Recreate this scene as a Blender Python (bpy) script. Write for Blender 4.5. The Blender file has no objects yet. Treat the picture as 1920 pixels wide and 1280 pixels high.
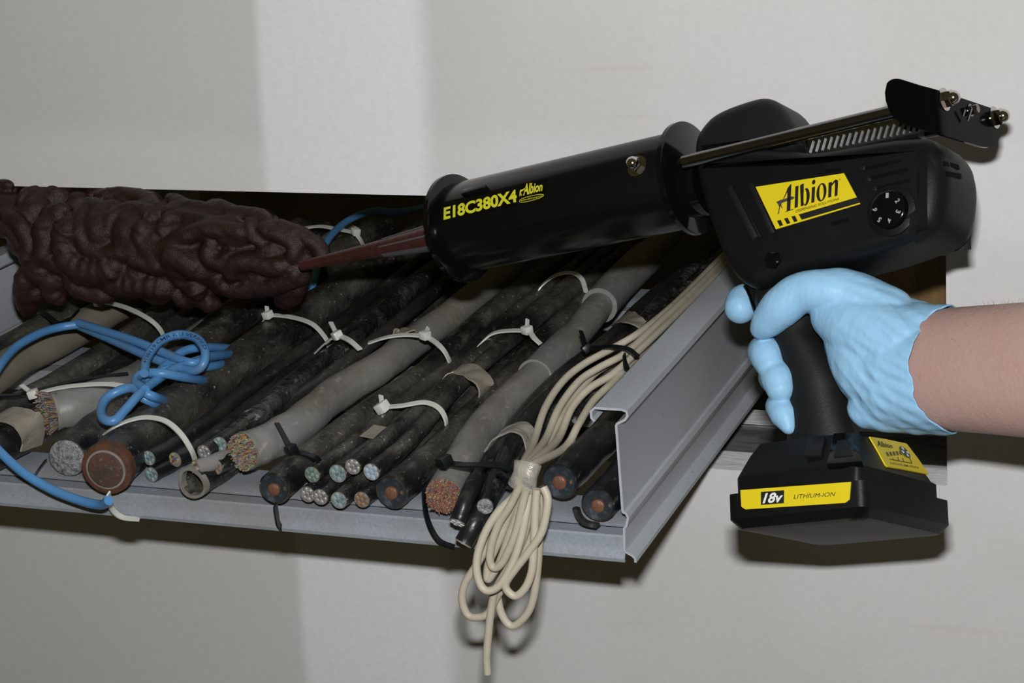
import bpy, bmesh, math, random
import numpy as np
from mathutils import Vector, Matrix
from mathutils.bvhtree import BVHTree
random.seed(7); rng = np.random.RandomState(7)
SC = bpy.context.scene
COL = SC.collection
# ------------------------------------------------------------------ camera
F = 3790.; DW = 1.35
Yc = np.array([1540, -1340, 3790.]); Yc /= np.linalg.norm(Yc)
Xc = np.array([9745, 496, -3790.]); Xc -= Xc.dot(Yc)*Yc; Xc /= np.linalg.norm(Xc)
Zc = np.cross(Xc, Yc)
CAM = np.array([0, -DW, 1.6])
cam = bpy.data.cameras.new('camera'); camo = bpy.data.objects.new('camera', cam); COL.objects.link(camo)
cam.sensor_width = 36; cam.lens = 36*F/1920; cam.clip_start = .05
rgt = Vector((Xc[0], Yc[0], Zc[0])); dwn = Vector((Xc[1], Yc[1], Zc[1])); fwd = Vector((Xc[2], Yc[2], Zc[2]))
M = Matrix((rgt, -dwn, -fwd)).transposed().to_4x4(); M.translation = Vector(CAM)
camo.matrix_world = M
SC.camera = camo
# ------------------------------------------------------------------ world, flash
wd = bpy.data.worlds.new('world'); SC.world = wd; wd.use_nodes = True
wd.node_tree.nodes['Background'].inputs[0].default_value = (.78, .66, .27, 1)
wd.node_tree.nodes['Background'].inputs[1].default_value = .055
fl = bpy.data.lights.new('camera_flash', 'AREA'); fl.shape = 'RECTANGLE'; fl.size = .045; fl.size_y = .022
fl.energy = 17.2; fl.color = (.985, .985, 1)
flo = bpy.data.objects.new('camera_flash', fl); COL.objects.link(flo)
M2 = M.copy(); M2.translation = Vector(CAM) - dwn*.088 + fwd*.02 + rgt*.0; flo.matrix_world = M2
SC.view_settings.view_transform = 'Standard'; SC.view_settings.look = 'None'
SC.view_settings.gamma = 1; SC.view_settings.use_curve_mapping = False; SC.view_settings.exposure = 0
# ------------------------------------------------------------------ geometry of the view
def cv(v): v = np.array(v, float); return np.array([v.dot(Xc), v.dot(Yc), v.dot(Zc)])
def ray(px, py): return cv([(px-960)/F, (py-640)/F, 1.])
def WY(px, py, y): r = ray(px, py); return CAM + (y-CAM[1])/r[1]*r
def WZ(px, py, z): r = ray(px, py); return CAM + (z-CAM[2])/r[2]*r
def DEP(p): return (np.array(p)-CAM).dot([Xc[2], Yc[2], Zc[2]])
FL = 1.0898                      # top of the tray rungs
def H(px, py, h): return WY(px, py, h[1]) if isinstance(h, tuple) else WZ(px, py, FL+h)
# dispenser frame: s rearwards, o towards its left side, t down
def D_(px, py, z): return CAM + cv([(px-960)/F*z, (py-640)/F*z, z])
GO = D_(1290, 335, 1.31); A1 = D_(862, 428, 1.42)
ga = A1-GO; GL = np.linalg.norm(ga); ga /= GL
gn = cv([-.59, -.177, -.81]); gn -= gn.dot(ga)*ga; gn /= np.linalg.norm(gn)
gd = np.cross(ga, gn)
if gd[2] > 0: gd = -gd
def UN(s, o, t): return GO - ga*s + gn*o + gd*t
def GP(px, py, off=0.):
    r = ray(px, py); t = (GO+off*gn-CAM).dot(gn)/r.dot(gn); return CAM+t*r
def loc(p): q = np.array(p)-GO; return np.array([-q.dot(ga), q.dot(gn), q.dot(gd)])
def ST(px, py, off=0.): l = loc(GP(px, py, off)); return (l[0], l[2])
# ------------------------------------------------------------------ helpers
def tag(o, label=None, cat=None, group=None, kind=None):
    if label: o['label'] = label
    if cat: o['category'] = cat
    if group: o['group'] = group
    if kind: o['kind'] = kind
    return o
def obj(name, bm, mats, parent=None, smooth=40, label=None, kind=None):
    me = bpy.data.meshes.new(name)
    if isinstance(bm, bmesh.types.BMesh):
        bmesh.ops.recalc_face_normals(bm, faces=bm.faces[:]); 
        bm.to_mesh(me); bm.free()
    else: me = bm; me.name = name
    for m in (mats if isinstance(mats, (list, tuple)) else [mats]): me.materials.append(m)
    if smooth:
        me.polygons.foreach_set('use_smooth', [True]*len(me.polygons))
        me.set_sharp_from_angle(angle=math.radians(smooth))
    o = bpy.data.objects.new(name, me); COL.objects.link(o)
    if parent:
        o.parent = parent
        w = Vector(parent['_o']) if '_o' in parent else Vector((0, 0, 0))
        me.transform(Matrix.Translation(-w)); 
    if label: o['label'] = label
    if kind: o['kind'] = kind
    return o
ROOTS = []
def root(o, loc_):          # move an object's own origin to loc_
    loc_ = Vector(loc_)
    if o.type == 'MESH': o.data.transform(Matrix.Translation(-loc_))
    o.location = loc_; o['_o'] = list(loc_); ROOTS.append(o); return o
def empty(name, loc_, label, cat, group=None):
    o = bpy.data.objects.new(name, None); COL.objects.link(o); o.empty_display_size = .02
    tag(o, label, cat, group); return root(o, loc_)
def sub(o, p):              # a part that has parts of its own
    o['_o'] = list(p['_o']); ROOTS.append(o); return o
def mat(name, base, rough=.5, metal=0., noise=None, bump=None, spec=.5, coat=0, sss=0, alpha=1, vary=None):
    m = bpy.data.materials.new(name); m.use_nodes = True; nt = m.node_tree; N = nt.nodes; Lk = nt.links
    b = N['Principled BSDF']
    b.inputs['Base Color'].default_value = (*base, 1); b.inputs['Roughness'].default_value = rough
    b.inputs['Metallic'].default_value = metal; b.inputs['Specular IOR Level'].default_value = spec
    b.inputs['Coat Weight'].default_value = coat
    if sss: b.inputs['Subsurface Weight'].default_value = sss; b.inputs['Subsurface Scale'].default_value = .004; b.inputs['Subsurface Radius'].default_value = (1, .4, .25)
    if alpha < 1: b.inputs['Alpha'].default_value = alpha
    tc = N.new('ShaderNodeTexCoord'); src = tc.outputs['Object']
    if noise:               # list of (scale, lo, hi, colour, strength, (sx,sy,sz))
        cur = None
        for (sc, lo, hi, colr, st, strch) in noise:
            mp = N.new('ShaderNodeMapping'); Lk.new(src, mp.inputs[0]); mp.inputs['Scale'].default_value = strch
            nz = N.new('ShaderNodeTexNoise'); nz.inputs['Scale'].default_value = sc; nz.inputs['Detail'].default_value = 5; nz.inputs['Roughness'].default_value = .65
            Lk.new(mp.outputs[0], nz.inputs['Vector'])
            rp = N.new('ShaderNodeMapRange'); rp.inputs[1].default_value = lo; rp.inputs[2].default_value = hi; rp.inputs[4].default_value = st
            Lk.new(nz.outputs[0], rp.inputs[0])
            mx = N.new('ShaderNodeMix'); mx.data_type = 'RGBA'; Lk.new(rp.outputs[0], mx.inputs[0])
            if cur is None: mx.inputs[6].default_value = (*base, 1)
            else: Lk.new(cur, mx.inputs[6])
            mx.inputs[7].default_value = (*colr, 1); cur = mx.outputs[2]
        Lk.new(cur, b.inputs['Base Color'])
    if vary:                # roughness variation
        nz = N.new('ShaderNodeTexNoise'); nz.inputs['Scale'].default_value = vary[0]; Lk.new(src, nz.inputs['Vector']); nz.inputs['Detail'].default_value = 4
        rp = N.new('ShaderNodeMapRange'); rp.inputs[1].default_value = .35; rp.inputs[2].default_value = .65
        rp.inputs[3].default_value = vary[1]; rp.inputs[4].default_value = vary[2]; Lk.new(nz.outputs[0], rp.inputs[0]); Lk.new(rp.outputs[0], b.inputs['Roughness'])
    if bump:                # list of (scale, distance, stretch)
        prev = None
        for (sc, dist, strch) in bump:
            mp = N.new('ShaderNodeMapping'); Lk.new(src, mp.inputs[0]); mp.inputs['Scale'].default_value = strch
            nz = N.new('ShaderNodeTexNoise'); nz.inputs['Scale'].default_value = sc; nz.inputs['Detail'].default_value = 4
            Lk.new(mp.outputs[0], nz.inputs['Vector'])
            bp = N.new('ShaderNodeBump'); bp.inputs['Distance'].default_value = dist; bp.inputs['Strength'].default_value = 1
            Lk.new(nz.outputs[0], bp.inputs['Height'])
            if prev: Lk.new(prev, bp.inputs['Normal'])
            prev = bp.outputs[0]
        Lk.new(prev, b.inputs['Normal'])
    return m
def s2l(r, g, b):
    f = lambda c: (c/255/12.92) if c/255 < .04045 else ((c/255+.055)/1.055)**2.4
    return (f(r), f(g), f(b))
def V(p): return Vector((float(p[0]), float(p[1]), float(p[2])))
def catmull(P, n):
    P = [np.array(p, float) for p in P]
    if len(P) == 2: return [P[0]+(P[1]-P[0])*k/n for k in range(n+1)]
    Q = [2*P[0]-P[1]]+P+[2*P[-1]-P[-2]]; out = []
    for i in range(1, len(Q)-2):
        a, b, c, d = Q[i-1:i+3]
        for k in range(n):
            t = k/n
            out.append(.5*((2*b)+(-a+c)*t+(2*a-5*b+4*c-d)*t*t+(-a+3*b-3*c+d)*t**3))
    out.append(P[-1]); return out
def frames(P, up=None):
    T = []
    for i in range(len(P)):
        t = P[min(i+1, len(P)-1)]-P[max(i-1, 0)]; T.append(t/(np.linalg.norm(t)+1e-12))
    r = []
    u = np.array(up if up is not None else (0, 0, 1.))
    if up is None and abs(T[0].dot(u)) > .9: u = np.array((1., 0, 0))
    for t in T:
        v = u-u.dot(t)*t; v /= np.linalg.norm(v)+1e-12
        if up is None: u = v
        r.append((t, v, np.cross(t, v)))
    return r
def tube(bm, P, R, seg=20, cap=True, prof=None, up=None, mi=0, rfun=None):
    """P points, R radius or list; prof optional list of 2d points (across v, w)"""
    fr = frames(P, up); rings = []
    for i, (p, (t, v, w)) in enumerate(zip(P, fr)):
        r = R[i] if hasattr(R, '__len__') else R
        ring = []
        if prof: pts = [(a*r, b*r) for a, b in prof]
        else: pts = [(math.cos(2*math.pi*k/seg)*r*(rfun(i, k/seg) if rfun else 1), math.sin(2*math.pi*k/seg)*r*(rfun(i, k/seg) if rfun else 1)) for k in range(seg)]
        for a, b in pts: ring.append(bm.verts.new(V(p+v*a+w*b)))
        rings.append(ring)
    n = len(rings[0])
    for A, B in zip(rings, rings[1:]):
        for k in range(n):
            f = bm.faces.new((A[k], A[(k+1) % n], B[(k+1) % n], B[k])); f.material_index = mi
    if cap:
        for A in (rings[0][::-1], rings[-1]): f = bm.faces.new(A); f.material_index = mi
    return rings
def box(bm, c, ax, ay, az, mi=0):
    c = np.array(c); ax = np.array(ax); ay = np.array(ay); az = np.array(az)
    vs = [bm.verts.new(V(c+ax*i+ay*j+az*k)) for i in (-1, 1) for j in (-1, 1) for k in (-1, 1)]
    for f in ((0, 1, 3, 2), (4, 6, 7, 5), (0, 4, 5, 1), (2, 3, 7, 6), (0, 2, 6, 4), (1, 5, 7, 3)):
        bm.faces.new([vs[i] for i in f]).material_index = mi
def bevel(bm, w, seg=2):
    bmesh.ops.bevel(bm, geom=bm.edges[:]+bm.verts[:], offset=w, segments=seg, affect='EDGES', profile=.5, clamp_overlap=True)
def sphere(bm, c, r, u=16, v=10, sc=(1, 1, 1), R=None):
    m = Matrix.Translation(V(c)) @ (R.to_4x4() if R else Matrix()) @ Matrix.Diagonal((r*sc[0], r*sc[1], r*sc[2], 1))
    bmesh.ops.create_uvsphere(bm, u_segments=u, v_segments=v, radius=1, matrix=m)
def disc_stack(bm, c, ax, prof, seg=24, mi=0):
    """lathe: prof list of (distance along ax, radius)"""
    ax = np.array(ax)/np.linalg.norm(ax); u = np.cross(ax, (0, 0, 1.)); u /= np.linalg.norm(u); w = np.cross(ax, u)
    rings = [[bm.verts.new(V(np.array(c)+ax*d+(u*math.cos(2*math.pi*k/seg)+w*math.sin(2*math.pi*k/seg))*r)) for k in range(seg)] for d, r in prof]
    for A, B in zip(rings, rings[1:]):
        for k in range(seg): bm.faces.new((A[k], A[(k+1) % seg], B[(k+1) % seg], B[k])).material_index = mi
    for A in (rings[0][::-1], rings[-1]): bm.faces.new(A).material_index = mi
def poly_inset(P, d):
    n = len(P); out = []
    A = sum(P[i][0]*P[(i+1) % n][1]-P[(i+1) % n][0]*P[i][1] for i in range(n)); sg = 1 if A > 0 else -1
    for i in range(n):
        p0, p1, p2 = np.array(P[i-1]), np.array(P[i]), np.array(P[(i+1) % n])
        e1 = p1-p0; e2 = p2-p1; e1 /= np.linalg.norm(e1)+1e-12; e2 /= np.linalg.norm(e2)+1e-12
        n1 = np.array((-e1[1], e1[0]))*sg; n2 = np.array((-e2[1], e2[0]))*sg
        m = n1+n2; m /= np.linalg.norm(m)+1e-12; k = d/max(.6, m.dot(n1)); out.append(tuple(p1+m*k))
    return out
def bvh(bm): bmesh.ops.recalc_face_normals(bm, faces=bm.faces[:]); bm.normal_update(); return BVHTree.FromBMesh(bm)
def chaikin(P, it=2):
    for _ in range(it):
        Q = []
        for i in range(len(P)):
            a = np.array(P[i]); b = np.array(P[(i+1) % len(P)]); Q += [tuple(a*.75+b*.25), tuple(a*.25+b*.75)]
        P = Q
    return P
def pillow(bm, P, o0, o1, r, lv=5, fn=None):
    """outline P in (s,t), extruded from o0 to o1 with rounded rims of radius r"""
    fn = fn or UN; L = []
    for k in range(lv+1):
        a = math.pi/2*(1-k/lv); L.append((o0+r-r*math.sin(a), r*(1-math.cos(a))))
    for k in range(lv+1):
        a = math.pi/2*k/lv; L.append((o1-r+r*math.sin(a), r*(1-math.cos(a))))
    rings = []
    for o, ins in L:
        Q = poly_inset(P, ins) if ins > 1e-9 else P
        rings.append([bm.verts.new(V(fn(s, o, t))) for s, t in Q])
    n = len(P)
    for A, B in zip(rings, rings[1:]):
        for k in range(n): bm.faces.new((A[k], A[(k+1) % n], B[(k+1) % n], B[k]))
    bm.faces.new(rings[0][::-1]); bm.faces.new(rings[-1])
def flat(bm, pts, th, nrm):
    """thin plate from a world-space outline, thickened along nrm"""
    nrm = np.array(nrm); a = [bm.verts.new(V(p)) for p in pts]; b = [bm.verts.new(V(np.array(p)+nrm*th)) for p in pts]
    n = len(a); bm.faces.new(a[::-1]); bm.faces.new(b)
    for k in range(n): bm.faces.new((a[k], a[(k+1) % n], b[(k+1) % n], b[k]))
def textmesh(s, bold=0., shear=0., res=4):
    c = bpy.data.curves.new('lettering', 'FONT'); c.body = s; c.offset = bold; c.shear = shear; c.resolution_u = res
    o = bpy.data.objects.new('lettering', c); COL.objects.link(o)
    bpy.context.view_layer.update()
    me = bpy.data.meshes.new_from_object(o.evaluated_get(bpy.context.evaluated_depsgraph_get()))
    bpy.data.objects.remove(o); bpy.data.curves.remove(c)
    co = np.array([v.co[:2] for v in me.vertices]); lo = co.min(0); hi = co.max(0)
    co = (co-lo)/(hi-lo); F_ = [tuple(p.vertices) for p in me.polygons]; bpy.data.meshes.remove(me)
    return co, F_
def bil(q, x, y):   # q = BL, BR, TR, TL
    q = [np.array(a, float) for a in q]
    return (q[0]*(1-x)+q[1]*x)*(1-y)+(q[3]*(1-x)+q[2]*x)*y
def lettering(s, quad, fn, material, parent, bold=0., shear=0., name='lettering'):
    co, Fc = textmesh(s, bold, shear); bm = bmesh.new()
    vs = [bm.verts.new(V(fn(bil(quad, x, y)))) for x, y in co]
    for f in Fc:
        try: bm.faces.new([vs[i] for i in f])
        except ValueError: pass
    return obj(name, bm, material, parent, smooth=0)
def remeshed(bm, voxel, it=6, fac=.6, disp=None):
    me = bpy.data.meshes.new('mass'); bm.to_mesh(me); bm.free()
    o = bpy.data.objects.new('mass', me); COL.objects.link(o)
    m = o.modifiers.new('r', 'REMESH'); m.mode = 'VOXEL'; m.voxel_size = voxel; m.adaptivity = 0
    if it: s = o.modifiers.new('s', 'SMOOTH'); s.iterations = it; s.factor = fac
    bpy.context.view_layer.update()
    out = bpy.data.meshes.new_from_object(o.evaluated_get(bpy.context.evaluated_depsgraph_get()))
    bpy.data.objects.remove(o); bpy.data.meshes.remove(me); return out
def nois(p, sc, sd=0):
    x, y, z = p[..., 0]*sc+sd, p[..., 1]*sc+sd*1.7, p[..., 2]*sc-sd
    return (np.sin(x+1.3*np.sin(y*1.1+z))+np.sin(1.7*y+1.1*np.sin(z*1.3+x))+np.sin(1.3*z+1.2*np.sin(x*.9-y)))/3
# ------------------------------------------------------------------ materials
def wall_material():
    m = bpy.data.materials.new('drywall'); m.use_nodes = True; nt = m.node_tree; N = nt.nodes; L = nt.links; b = N['Principled BSDF']
    b.inputs['Roughness'].default_value = .85; b.inputs['Specular IOR Level'].default_value = .2
    geo = N.new('ShaderNodeNewGeometry'); sep = N.new('ShaderNodeSeparateXYZ'); L.new(geo.outputs['Position'], sep.inputs[0])
    def nz(scale, det=3, st=(1, 1, 1)):
        mp = N.new('ShaderNodeMapping'); mp.inputs['Scale'].default_value = st; L.new(geo.outputs['Position'], mp.inputs[0])
        n = N.new('ShaderNodeTexNoise'); n.inputs['Scale'].default_value = scale; n.inputs['Detail'].default_value = det; L.new(mp.outputs[0], n.inputs['Vector']); return n.outputs[0]
    def math_(op, a, c, d=None):
        q = N.new('ShaderNodeMath'); q.operation = op
        for i, v in enumerate((a, c)):
            if v is None: continue
            if isinstance(v, (int, float)): q.inputs[i].default_value = v
            else: L.new(v, q.inputs[i])
        return q.outputs[0]
    def ramp(v, lo, hi, a=0., c=1.):
        r = N.new('ShaderNodeMapRange'); r.interpolation_type = 'SMOOTHSTEP'
        r.inputs[1].default_value = lo; r.inputs[2].default_value = hi; r.inputs[3].default_value = a; r.inputs[4].default_value = c; L.new(v, r.inputs[0]); return r.outputs[0]
    wob = math_('MULTIPLY', math_('SUBTRACT', nz(5), .5), .05)
    # seam lines lean a little: x + k z
    k = math_('MULTIPLY', math_('SUBTRACT', sep.outputs[2], 1.3), LEAN)
    xx = math_('ADD', math_('ADD', sep.outputs[0], k), math_('MULTIPLY', wob, .35))
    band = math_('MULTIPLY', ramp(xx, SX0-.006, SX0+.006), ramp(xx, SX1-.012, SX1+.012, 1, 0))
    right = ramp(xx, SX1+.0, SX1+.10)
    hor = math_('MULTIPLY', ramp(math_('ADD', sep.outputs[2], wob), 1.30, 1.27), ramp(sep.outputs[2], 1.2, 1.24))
    mott = ramp(nz(7, 5), .42, .62)
    low = ramp(sep.outputs[2], 1.0, 1.1, 1, 0)
    def mix(f, a, c):
        x = N.new('ShaderNodeMix'); x.data_type = 'RGBA'; L.new(f, x.inputs[0]) if not isinstance(f, float) else None
        if isinstance(a, tuple): x.inputs[6].default_value = (*a, 1)
        else: L.new(a, x.inputs[6])
        x.inputs[7].default_value = (*c, 1); return x.outputs[2]
    paper = (.60, .592, .57)
    c = mix(math_('MULTIPLY', mott, .25), paper, (.64, .632, .612))
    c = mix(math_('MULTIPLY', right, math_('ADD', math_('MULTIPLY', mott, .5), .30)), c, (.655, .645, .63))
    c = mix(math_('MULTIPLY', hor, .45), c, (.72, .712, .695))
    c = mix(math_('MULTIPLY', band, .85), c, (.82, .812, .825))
    c = mix(math_('MULTIPLY', ramp(nz(160, 2), .3, .75), .10), c, (.42, .40, .38))
    lines = ramp(nz(9, 2, (.35, 1, 5)), .70, .74)
    c = mix(math_('MULTIPLY', lines, .10), c, (.45, .36, .30))
    L.new(c, b.inputs['Base Color'])
    bp = N.new('ShaderNodeBump'); bp.inputs['Distance'].default_value = .00012; L.new(nz(420, 3), bp.inputs['Height']); 
    bp2 = N.new('ShaderNodeBump'); bp2.inputs['Distance'].default_value = .0012; bp2.inputs['Strength'].default_value = .3; L.new(nz(14, 4), bp2.inputs['Height']); L.new(bp.outputs[0], bp2.inputs['Normal'])
    L.new(bp2.outputs[0], b.inputs['Normal'])
    return m
a0, a1 = WY(478, 0, 0), WY(568, 1200, 0); b0, b1 = WY(787, 0, 0), WY(845, 1200, 0)
LEAN = -((a0[0]-a1[0])/(a0[2]-a1[2])+(b0[0]-b1[0])/(b0[2]-b1[2]))/2
SX0 = (a0[0]+LEAN*(a0[2]-1.3)+a1[0]+LEAN*(a1[2]-1.3))/2; SX1 = (b0[0]+LEAN*(b0[2]-1.3)+b1[0]+LEAN*(b1[2]-1.3))/2
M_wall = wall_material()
M_gyp = mat('gypsum_edge', (.85, .84, .83), .9, noise=[(25, .5, .75, (.60, .57, .54), .6, (1, 5, 5)), (200, .55, .7, (.75, .74, .73), .8, (1, 1, 1))], bump=[(90, .0006, (1, 3, 3))])
M_stud = mat('galvanised_track', (.25, .26, .265), .38, .25, noise=[(30, .45, .62, (.07, .07, .07), .6, (1, 5, 5))], vary=(40, .25, .5))
M_board = mat('brown_board', (.15, .09, .03), .45, noise=[(12, .5, .7, (.34, .18, .05), .7, (6, 1, 1)), (30, .55, .7, (.05, .025, .01), .7, (3, 1, 1))])
G = (.40, .425, .455)
M_tray = mat('grey_steel', G, .42, .0, noise=[(14, .52, .75, (.30, .30, .30), .5, (1, .4, 1)), (320, .58, .75, (.20, .19, .18), .7, (1, 1, 1))], spec=.6, bump=[(350, .00012, (1, 1, 1))])
M_rung = mat('grey_steel_dusty', (.27, .30, .335), .5, .0, noise=[(18, .45, .72, (.22, .20, .175), .75, (.5, 1, 1)), (420, .5, .72, (.19, .195, .20), .6, (1, 1, 1))], bump=[(450, .0002, (1, 1, 1))])
DUST = (.17, .155, .125)
M_blk = mat('black_jacket_dusty', (.009, .010, .010), .30, noise=[(16, .42, .64, (.105, .098, .076), .85, (1, .45, 1)), (70, .55, .70, (.15, .14, .115), .65, (1, .35, 1)), (260, .63, .70, (.42, .41, .38), .7, (1, .8, 1)), (11, .52, .62, (.006, .007, .007), .85, (1, .5, 1))], bump=[(50, .003, (1, .5, 1)), (220, .0008, (1, 1, 1))], vary=(30, .18, .6))
M_blk2 = mat('black_jacket_clean', (.009, .010, .011), .3, noise=[(20, .46, .68, (.06, .056, .045), .8, (1, .3, 1)), (160, .6, .7, (.16, .15, .13), .5, (1, .4, 1))], bump=[(70, .0014, (1, .4, 1))], vary=(30, .22, .5))
M_wrap = mat('black_plastic_wrap', (.014, .014, .014), .16, noise=[(30, .48, .68, (.13, .13, .125), .8, (1, .5, 1)), (110, .6, .7, (.42, .42, .42), .6, (1, .6, 1))], bump=[(55, .007, (1, .45, 1)), (200, .002, (1, 1, 1))], coat=.5)
M_gry = mat('grey_jacket', (.200, .200, .195), .42, noise=[(9, .40, .66, (.24, .215, .165), .85, (1, .5, 1)), (30, .50, .68, (.13, .12, .095), .7, (1, .35, 1)), (120, .58, .70, (.42, .39, .33), .5, (1, .7, 1))], bump=[(40, .0012, (1, .5, 1)), (160, .0003, (1, 1, 1))], vary=(15, .35, .6))
M_tan = mat('dusty_tan_jacket', (.21, .19, .145), .6, noise=[(14, .4, .7, (.13, .115, .085), .8, (1, .4, 1)), (90, .6, .72, (.28, .26, .2), .5, (1, 1, 1))], bump=[(60, .0006, (1, 1, 1))])
M_clear = mat('clear_film', (.36, .36, .36), .2, alpha=.35, noise=None)
M_cu = mat('copper', (.18, .085, .05), .5, .2, noise=[(300, .5, .65, (.16, .07, .04), .8, (1, 1, 1))], bump=[(300, .0008, (1, 1, 1))])
M_ins = mat('dark_insulation', (.022, .028, .033), .42, noise=[(90, .5, .7, (.10, .12, .14), .7, (1, 1, 1)), (200, .62, .7, (.35, .18, .08), .6, (1, 1, 1))], bump=[(150, .0006, (1, 1, 1))])
M_alu = mat('cut_metal_face', (.34, .34, .35), .45, .3, noise=[(350, .42, .6, (.12, .12, .12), .9, (1, 1, 1)), (500, .6, .7, (.7, .7, .72), .8, (1, 1, 1))], bump=[(400, .0012, (1, 1, 1))])
M_rust = mat('rusty_ring', (.095, .034, .012), .75, noise=[(80, .42, .62, (.045, .022, .012), .85, (1, 1, 1))], bump=[(150, .001, (1, 1, 1))])
M_brn = mat('brown_core', (.085, .042, .028), .6, noise=[(45, .45, .62, (.045, .035, .028), .85, (1, 1, 1)), (250, .58, .7, (.24, .17, .12), .7, (1, 1, 1))], bump=[(200, .0008, (1, 1, 1))])
M_lring = mat('pale_sheath_ring', (.22, .21, .185), .5, noise=[(120, .45, .65, (.16, .14, .11), .7, (1, 1, 1))])
M_aqua = mat('aqua_wire', (.23, .32, .32), .5, noise=[(250, .45, .62, (.07, .12, .12), .85, (1, 1, 1))])
M_green = mat('green_wire', (.10, .18, .145), .5, noise=[(300, .45, .65, (.28, .32, .26), .7, (1, 1, 1))])
M_pale = mat('pale_blue_wire', (.33, .40, .46), .5, noise=[(300, .5, .65, (.2, .24, .28), .6, (1, 1, 1))])
M_silv = mat('silver_wire', (.42, .41, .40), .4, .4, noise=[(400, .45, .6, (.14, .13, .12), .8, (1, 1, 1))])
M_white = mat('white_wire', (.62, .63, .62), .5)
M_brz = mat('brown_wire', (.24, .15, .10), .5, noise=[(300, .45, .65, (.10, .09, .06), .8, (1, 1, 1))])
WC = [(.30, .07, .05), (.36, .22, .09), (.10, .20, .11), (.09, .12, .20), (.34, .32, .28), (.30, .17, .19), (.20, .22, .19), (.09, .06, .035), (.36, .30, .10)]
M_w = [mat('pair_wire_'+n, c, .5) for n, c in zip('red orange green blue white pink grey brown yellow'.split(), WC)]
M_w = [M_w[i] for i in (0, 1, 2, 3, 4, 5, 6, 7, 8)]
M_copw = mat('copper_strands', (.30, .14, .09), .5, noise=[(400, .45, .6, (.22, .09, .05), .8, (1, 1, 1)), (600, .62, .7, (.6, .45, .35), .8, (1, 1, 1))], bump=[(500, .001, (1, 1, 1))])
M_blue = mat('blue_jacket', s2l(80, 136, 188), .4, noise=[(40, .55, .75, (.14, .20, .26), .7, (1, 1, 1))], spec=.5)
M_bprint = mat('dark_blue_print', (.01, .02, .06), .6)
M_cream = mat('cream_jacket', (.50, .455, .355), .5, noise=[(30, .5, .72, (.38, .32, .22), .6, (1, 1, 1)), (200, .64, .72, (.22, .16, .10), .6, (1, 1, 1))], bump=[(200, .0002, (1, 1, 1))])
M_ziw = mat('natural_nylon', (.62, .62, .57), .35, sss=.2)
M_zib = mat('black_nylon', (.006, .007, .008), .38, spec=.35)
M_tape = mat('beige_tape', (.30, .275, .22), .5, noise=[(60, .45, .7, (.22, .18, .13), .7, (1, 1, 1))], bump=[(120, .0012, (1, .3, 1))])
M_ctape = mat('clear_tape', (.50, .48, .42), .18, alpha=.45, bump=[(140, .003, (.3, 1, 1))])
M_foam = mat('maroon_putty', (.026, .0100, .0078), .42, noise=[(14, .4, .7, (.016, .0075, .006), .8, (1, 1, 1))], bump=[(700, .0005, (1, 1, 1)), (1600, .0004, (1, 1, 1))], spec=.36)
K = (.0085, .0085, .0085)
M_gloss = mat('gloss_black_paint', (.003, .003, .003), .09, spec=.4)
M_barrel = mat('barrel_black_paint', (.0035, .0035, .0035), .20, spec=.42)
M_plas = mat('matte_black_plastic', (.0042, .0047, .0046), .46, noise=[(18, .5, .75, (.011, .011, .0115), .6, (1, 1, 1))], bump=[(900, .0001, (1, 1, 1))], spec=.21)
M_plas2 = mat('soft_black_rubber', (.0075, .0078, .0078), .5, bump=[(900, .00012, (1, 1, 1))], spec=.3)
M_dark = mat('slot_black', (.002, .002, .002), .8, spec=.1)
M_chr = mat('bright_steel', (.62, .60, .56), .12, 1.)
M_brk = mat('bracket_black_paint', (.0025, .0025, .0025), .12, spec=.04)
M_rod = mat('dark_steel_rod', (.24, .24, .24), .2, 1.)
M_yel = mat('yellow_label', (.66, .52, .012), .38)
M_yelt = mat('yellow_lettering', (.62, .60, .03), .4)
M_ink = mat('black_ink', (.008, .008, .006), .5)
M_whi = mat('white_ink', (.7, .7, .7), .5)
M_dig = mat('dial_digit', (.30, .30, .32), .5)
M_grink = mat('grey_ink', (.045, .045, .04), .5)
M_sleeve = mat('clear_nozzle_sleeve', (.075, .075, .08), .35, spec=.3)
M_noz = mat('nozzle_filled_with_putty', (.050, .016, .013), .3, noise=[(90, .45, .65, (.035, .013, .011), 1.0, (1, 1, 1))], spec=.3, bump=[(200, .0006, (1, 1, 1))])
M_glove = mat('blue_nitrile', s2l(138, 182, 213), .48, spec=.32, bump=[(70, .0012, (1, 1, .35)), (260, .0002, (1, 1, 1))], noise=[(12, .4, .7, s2l(146, 192, 222), .8, (1, 1, 1))], sss=.08)
M_skin = mat('skin', (.375, .250, .215), .5, noise=[(16, .42, .68, (.36, .21, .185), .75, (1, 1, 1)), (60, .62, .75, (.33, .155, .13), .45, (1, 1, 1))], bump=[(500, .0003, (1, 1, 1)), (60, .0008, (1, 1, 1))], sss=.12, spec=.4)
M_hair = mat('arm_hair', (.20, .12, .07), .5)
M_floor = mat('dull_floor', (.12, .11, .10), .7, noise=[(5, .4, .6, (.09, .08, .07), .8, (1, 1, 1))])
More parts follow.
